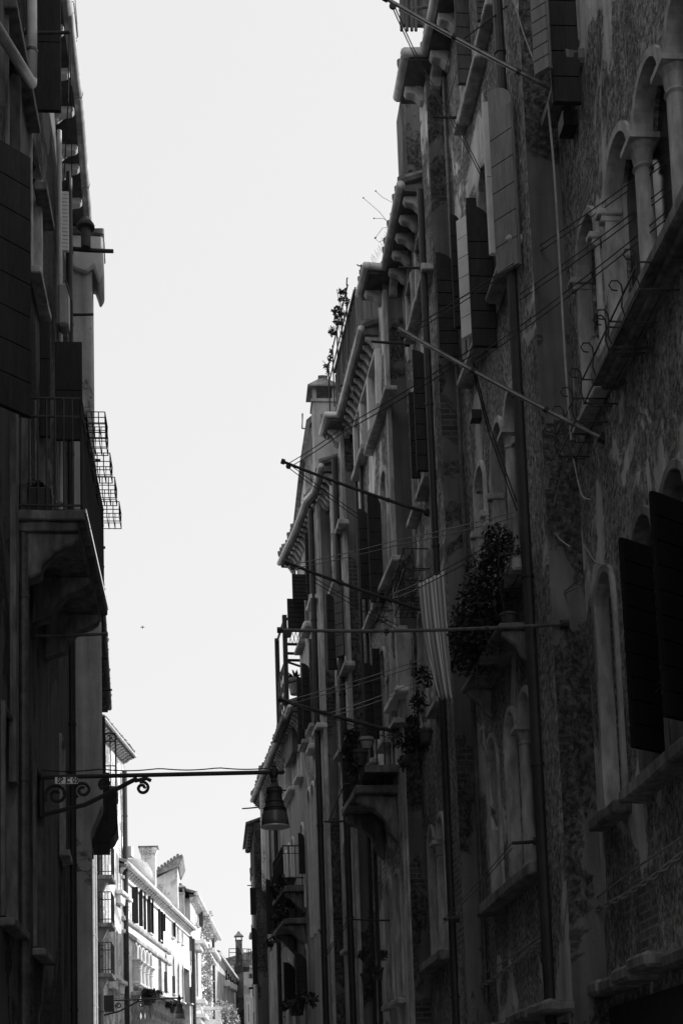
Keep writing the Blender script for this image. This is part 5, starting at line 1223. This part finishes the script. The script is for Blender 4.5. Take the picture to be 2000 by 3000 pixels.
# ================================================================ PLANTS
f = F2
cl = [(f.P(s, z+.34, n), (rx, rx, rz), k, .09) for s, z, n, rx, rz, k in ((.95, 7.15, .25, .2, .22, 420), (1.3, 6.95, .32, .26, .3, 800), (1.75, 6.75, .36, .28, .34, 900), (2.2, 6.65, .34, .27, .34, 800), (2.6, 6.75, .3, .25, .3, 600), (1.5, 6.45, .3, .2, .2, 300), (2.1, 6.35, .3, .2, .2, 260), (3.0, 6.75, .33, .2, .26, 400), (2.4, 7.05, .25, .16, .2, 200))]
plant('plant', 'big dark bushy mass of balcony foliage in front of the fat-gutter house', cl, .036, 'leaf', pots=[(f.P(s, 6.615, .17), .09, .15) for s in (1.1, 1.6, 2.1, 2.6)], stems=[[f.P(1.0+.25*i, 6.7, .22), f.P(1.0+.22*i+.1*math.sin(i*3), 7.5+.12*math.sin(i*5), .35+.1*math.sin(i*2))] for i in range(9)], seed=11)
b = MB(); b.fbox(f, .9, 3.1, 6.54, 6.61, -.05, .32); bl = b.build('balcony', 'stoned', H2.root, bevel=.02)
for s in (.95, 2.9):
    b = MB(); b.prism([f.P(s, 6.539+z, n) for n, z in ((0, 0), (.28, 0), (.28, -.05), (.26, -.08), (.15, -.16), (.1, -.28), (0, -.34))], f.P(s+.1, 0)-f.P(s, 0)); b.build('console', 'stoned', bl, bevel=.015)
f = F3
cl = [(f.P(s, z, n), (.12, .14, .16), 170) for s, z, n in ((.85, 7.0, .3), (1.2, 6.8, .35), (1.55, 6.7, .3), (.6, 7.25, .25))]
plant('plant', 'spiky dark plant at the foot of the striped cloth', cl, .032, 'leaf', pots=[(f.P(1.0, 6.5, .2), .09, .16)], stems=[[f.P(1., 6.6, .2), f.P(1.0, 7.2, .3)]], group='balcony plants on the right', seed=12)
f, s0_, s1_, zb_ = C4B
GP = 'balcony plants on the right'
P4 = F4.P
q = on_y(1085, 2210, 20.0); q2 = on_y(1040, 2190, 20.2)
cl = [(on_y(u, v, 20.0), (.12, .15, r_), k) for u, v, r_, k in ((1028, 2160, .13, 140), (1022, 2205, .14, 160), (1042, 2225, .12, 140), (1034, 2250, .15, 140))]
plant('plant', 'leafy geranium trailing from a pot left of the white-banded pot', cl, .045, 'leaf', pots=[(on_y(1050, 2245, 20.), .13, .22)], group=GP, seed=13)
q = on_y(1072, 2170, 20.0); t = thing('flower_pot', 'pale banded flower pot catching light on the dark balcony', 'flower pot', q-np.array([0, 0, .12])); b = MB(); b.lathe(q-np.array([0, 0, .12]), [(.06, 0), (.1, .1), (.115, .12), (.115, .16), (.1, .16)], 14); b.build('pot', 'potl', t); b = MB(); b.lathe(q-np.array([0, 0, .02]), [(.112, 0), (.112, .03)], 14); b.build('band', 'pot', t)
b = MB(); a = on_y(1012, 2262, 20.2); c = on_y(1092, 2215, 19.9); b.fbox(F4, .2, 1.9, a[2]-.1, a[2], -.05, .5); b.build('balcony_shelf', 'stoned', H4.root)
cl = [(on_y(u, v, 18.4), (.11, .14, .12), 120) for u, v in ((1165, 2170), (1195, 2190), (1185, 2235), (1215, 2150), (1240, 2180))]
plant('plant', 'dark leafy plant with small pale flowers right of the lowest long pole', cl, .032, 'leaf', pots=[(on_y(1190, 2245, 18.4), .08, .14)], group=GP, seed=14)
cl = [(wall(F4, u, v, .25), (.07, .2, .09), 70) for u, v in ((1060, 2800), (1085, 2815), (1120, 2800), (1075, 2840), (1100, 2845))]
plant('plant', 'bushy dark plant low on the gothic house, below its big balcony', cl, .035, 'leaf', pots=[(wall(F4, 1075, 2885, .15), .1, .18), (wall(F4, 1105, 2870, .15), .1, .18)], group=GP, seed=15)
f = F6; s0, zf = B7A
cl = [(f.P(s0+.1+i*.28, zf+.12+.1*(i % 2), .45), (.08, .18, .12), 150, .06) for i in range(6)]
plant('plant', 'thick dark window-box greenery on the upper balcony of the lower far house', cl, .05, 'leaf', pots=[(f.P(s0+.3+i*.4, zf+.01, .25), .1, .2) for i in range(4)], group=GP, seed=16)
s0, zf = B7B
cl = [(f.P(s0+.1+i*.3, zf+.15+.1*(i % 2), .42), (.08, .18, .11), 130, .06) for i in range(6)]
plant('plant', 'dark greenery filling the lower balcony of the lower far house', cl, .05, 'leaf', pots=[(f.P(s0+.3+i*.4, zf+.01, .25), .1, .2) for i in range(4)], group=GP, seed=17)
cl = [(wall(F6, u, v, .25), (.1, .35, .1), 130, .06) for u, v in ((808, 2735), (822, 2718), (790, 2760))]
plant('plant', 'trailing greenery along the ledge of the far lower house, right of its big shutters', cl, .045, 'leaf', pots=[(wall(F6, 815, 2760, .15), .14, .25)], group=GP, seed=18)
cl = [(wall(F6, u, v, .3), (.1, .3, .1), 130, .06) for u, v in ((845, 2925), (880, 2915), (915, 2920), (865, 2950), (830, 2945))]
plant('plant', 'wide dark planting over the bottom balcony of the lower far house', cl, .045, 'leaf', pots=[(wall(F6, 870, 2975, .2), .17, .3)], group=GP, seed=19)
# sunlit planting of the stone balcony far off
f, s0, nB, zr = BAL5
cl = [(f.P(s0+x, zr+z, nB+n), (.55, .6, r_), k, .35) for x, z, n, r_, k in ((.4, .1, .0, .5, 300), (.9, -.4, .35, .8, 600), (1.4, -.9, .45, .9, 600), (.7, -1.3, .4, .7, 350), (1.9, -.5, .4, .7, 350))]
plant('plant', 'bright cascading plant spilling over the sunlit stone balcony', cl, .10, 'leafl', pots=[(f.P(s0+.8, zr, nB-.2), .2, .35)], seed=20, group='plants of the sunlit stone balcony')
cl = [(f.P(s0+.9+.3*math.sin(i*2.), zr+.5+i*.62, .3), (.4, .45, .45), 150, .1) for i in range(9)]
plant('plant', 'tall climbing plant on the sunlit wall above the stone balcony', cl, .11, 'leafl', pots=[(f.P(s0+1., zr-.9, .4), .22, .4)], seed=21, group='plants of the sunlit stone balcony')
f = FL4
for i, (x0, x1, yy, lab) in enumerate(((385, 520, 1560, 'dark low hedge of pot plants at the left end of the arcade balcony'), (550, 670, 1600, 'round dark bush on the arcade balcony rail'), (740, 830, 1700, 'small dark plant at the right end of the arcade balcony rail'))):
    cl = []
    for x in np.linspace(x0, x1, 5):
        s, z = f.px(*PZ(x, yy), .9); cl.append((f.P(max(s, .6), z, .9), (.22, .3, .16), 90))
    plant('plant', lab, cl, .09, 'leaf', pots=[(cl[2][0]-np.array([0, 0, .4]), .2, .3)], group='plants on the arcade balcony', seed=30+i)
# dry weeds on the gutter
t = thing('weed', 'dry seed-headed weed stalks growing from the sagging gutter edge', 'weed', on_y(1143, 665, 19.3)); y = 19.0; b = MB(); s_ = MB()
rq = random.Random(2)
for (a, m, e) in (((1146, 664), (1110, 620), (1064, 580)), ((1150, 594), (1120, 578), (1100, 560)), ((1143, 665), (1120, 668), (1100, 696)), ((1140, 650), (1120, 640), (1095, 640)), ((1135, 695), (1110, 710), (1098, 698))):
    P_ = [on_y(*a, y), on_y(*m, y), on_y(*e, y)]; b.tube(P_, .0035, 4)
    q = P_[-1]; s_.lathe(q-np.array([0, 0, .008]), [(.003, 0), (.012, .006), (.012, .014), (.003, .02)], 6)
for i in range(26):
    v = 690+i*4.2; u = 1144-(v-690)*.55; q = on_y(u, v, y); b.tube([q, q+np.array([-.02-rq.random()*.05, 0, .05+rq.random()*.08])], .002, 3)
b.build('stalk', 'irong', t); s_.build('seed_head', 'iron', t)
# a bird far off
p = on_y(418, 1842, 60.); b = MB(); b.lathe(p, [(.005, 0), (.022, .03), (.026, .08), (.014, .12), (.003, .15)], 8)
bd = b.build('bird', 'iron', None); tag(bd, 'tiny dark bird flying in the open sky at left centre', 'bird')
for k in (-1, 1): b = MB(); b.prism([p+np.array(q) for q in ((.01*k, 0, .06), (.06*k, 0, .10), (.10*k, 0, .03), (.06*k, 0, .065))], (0, .02, 0)); b.build('wing', 'iron', bd)
bpy.context.view_layer.update()
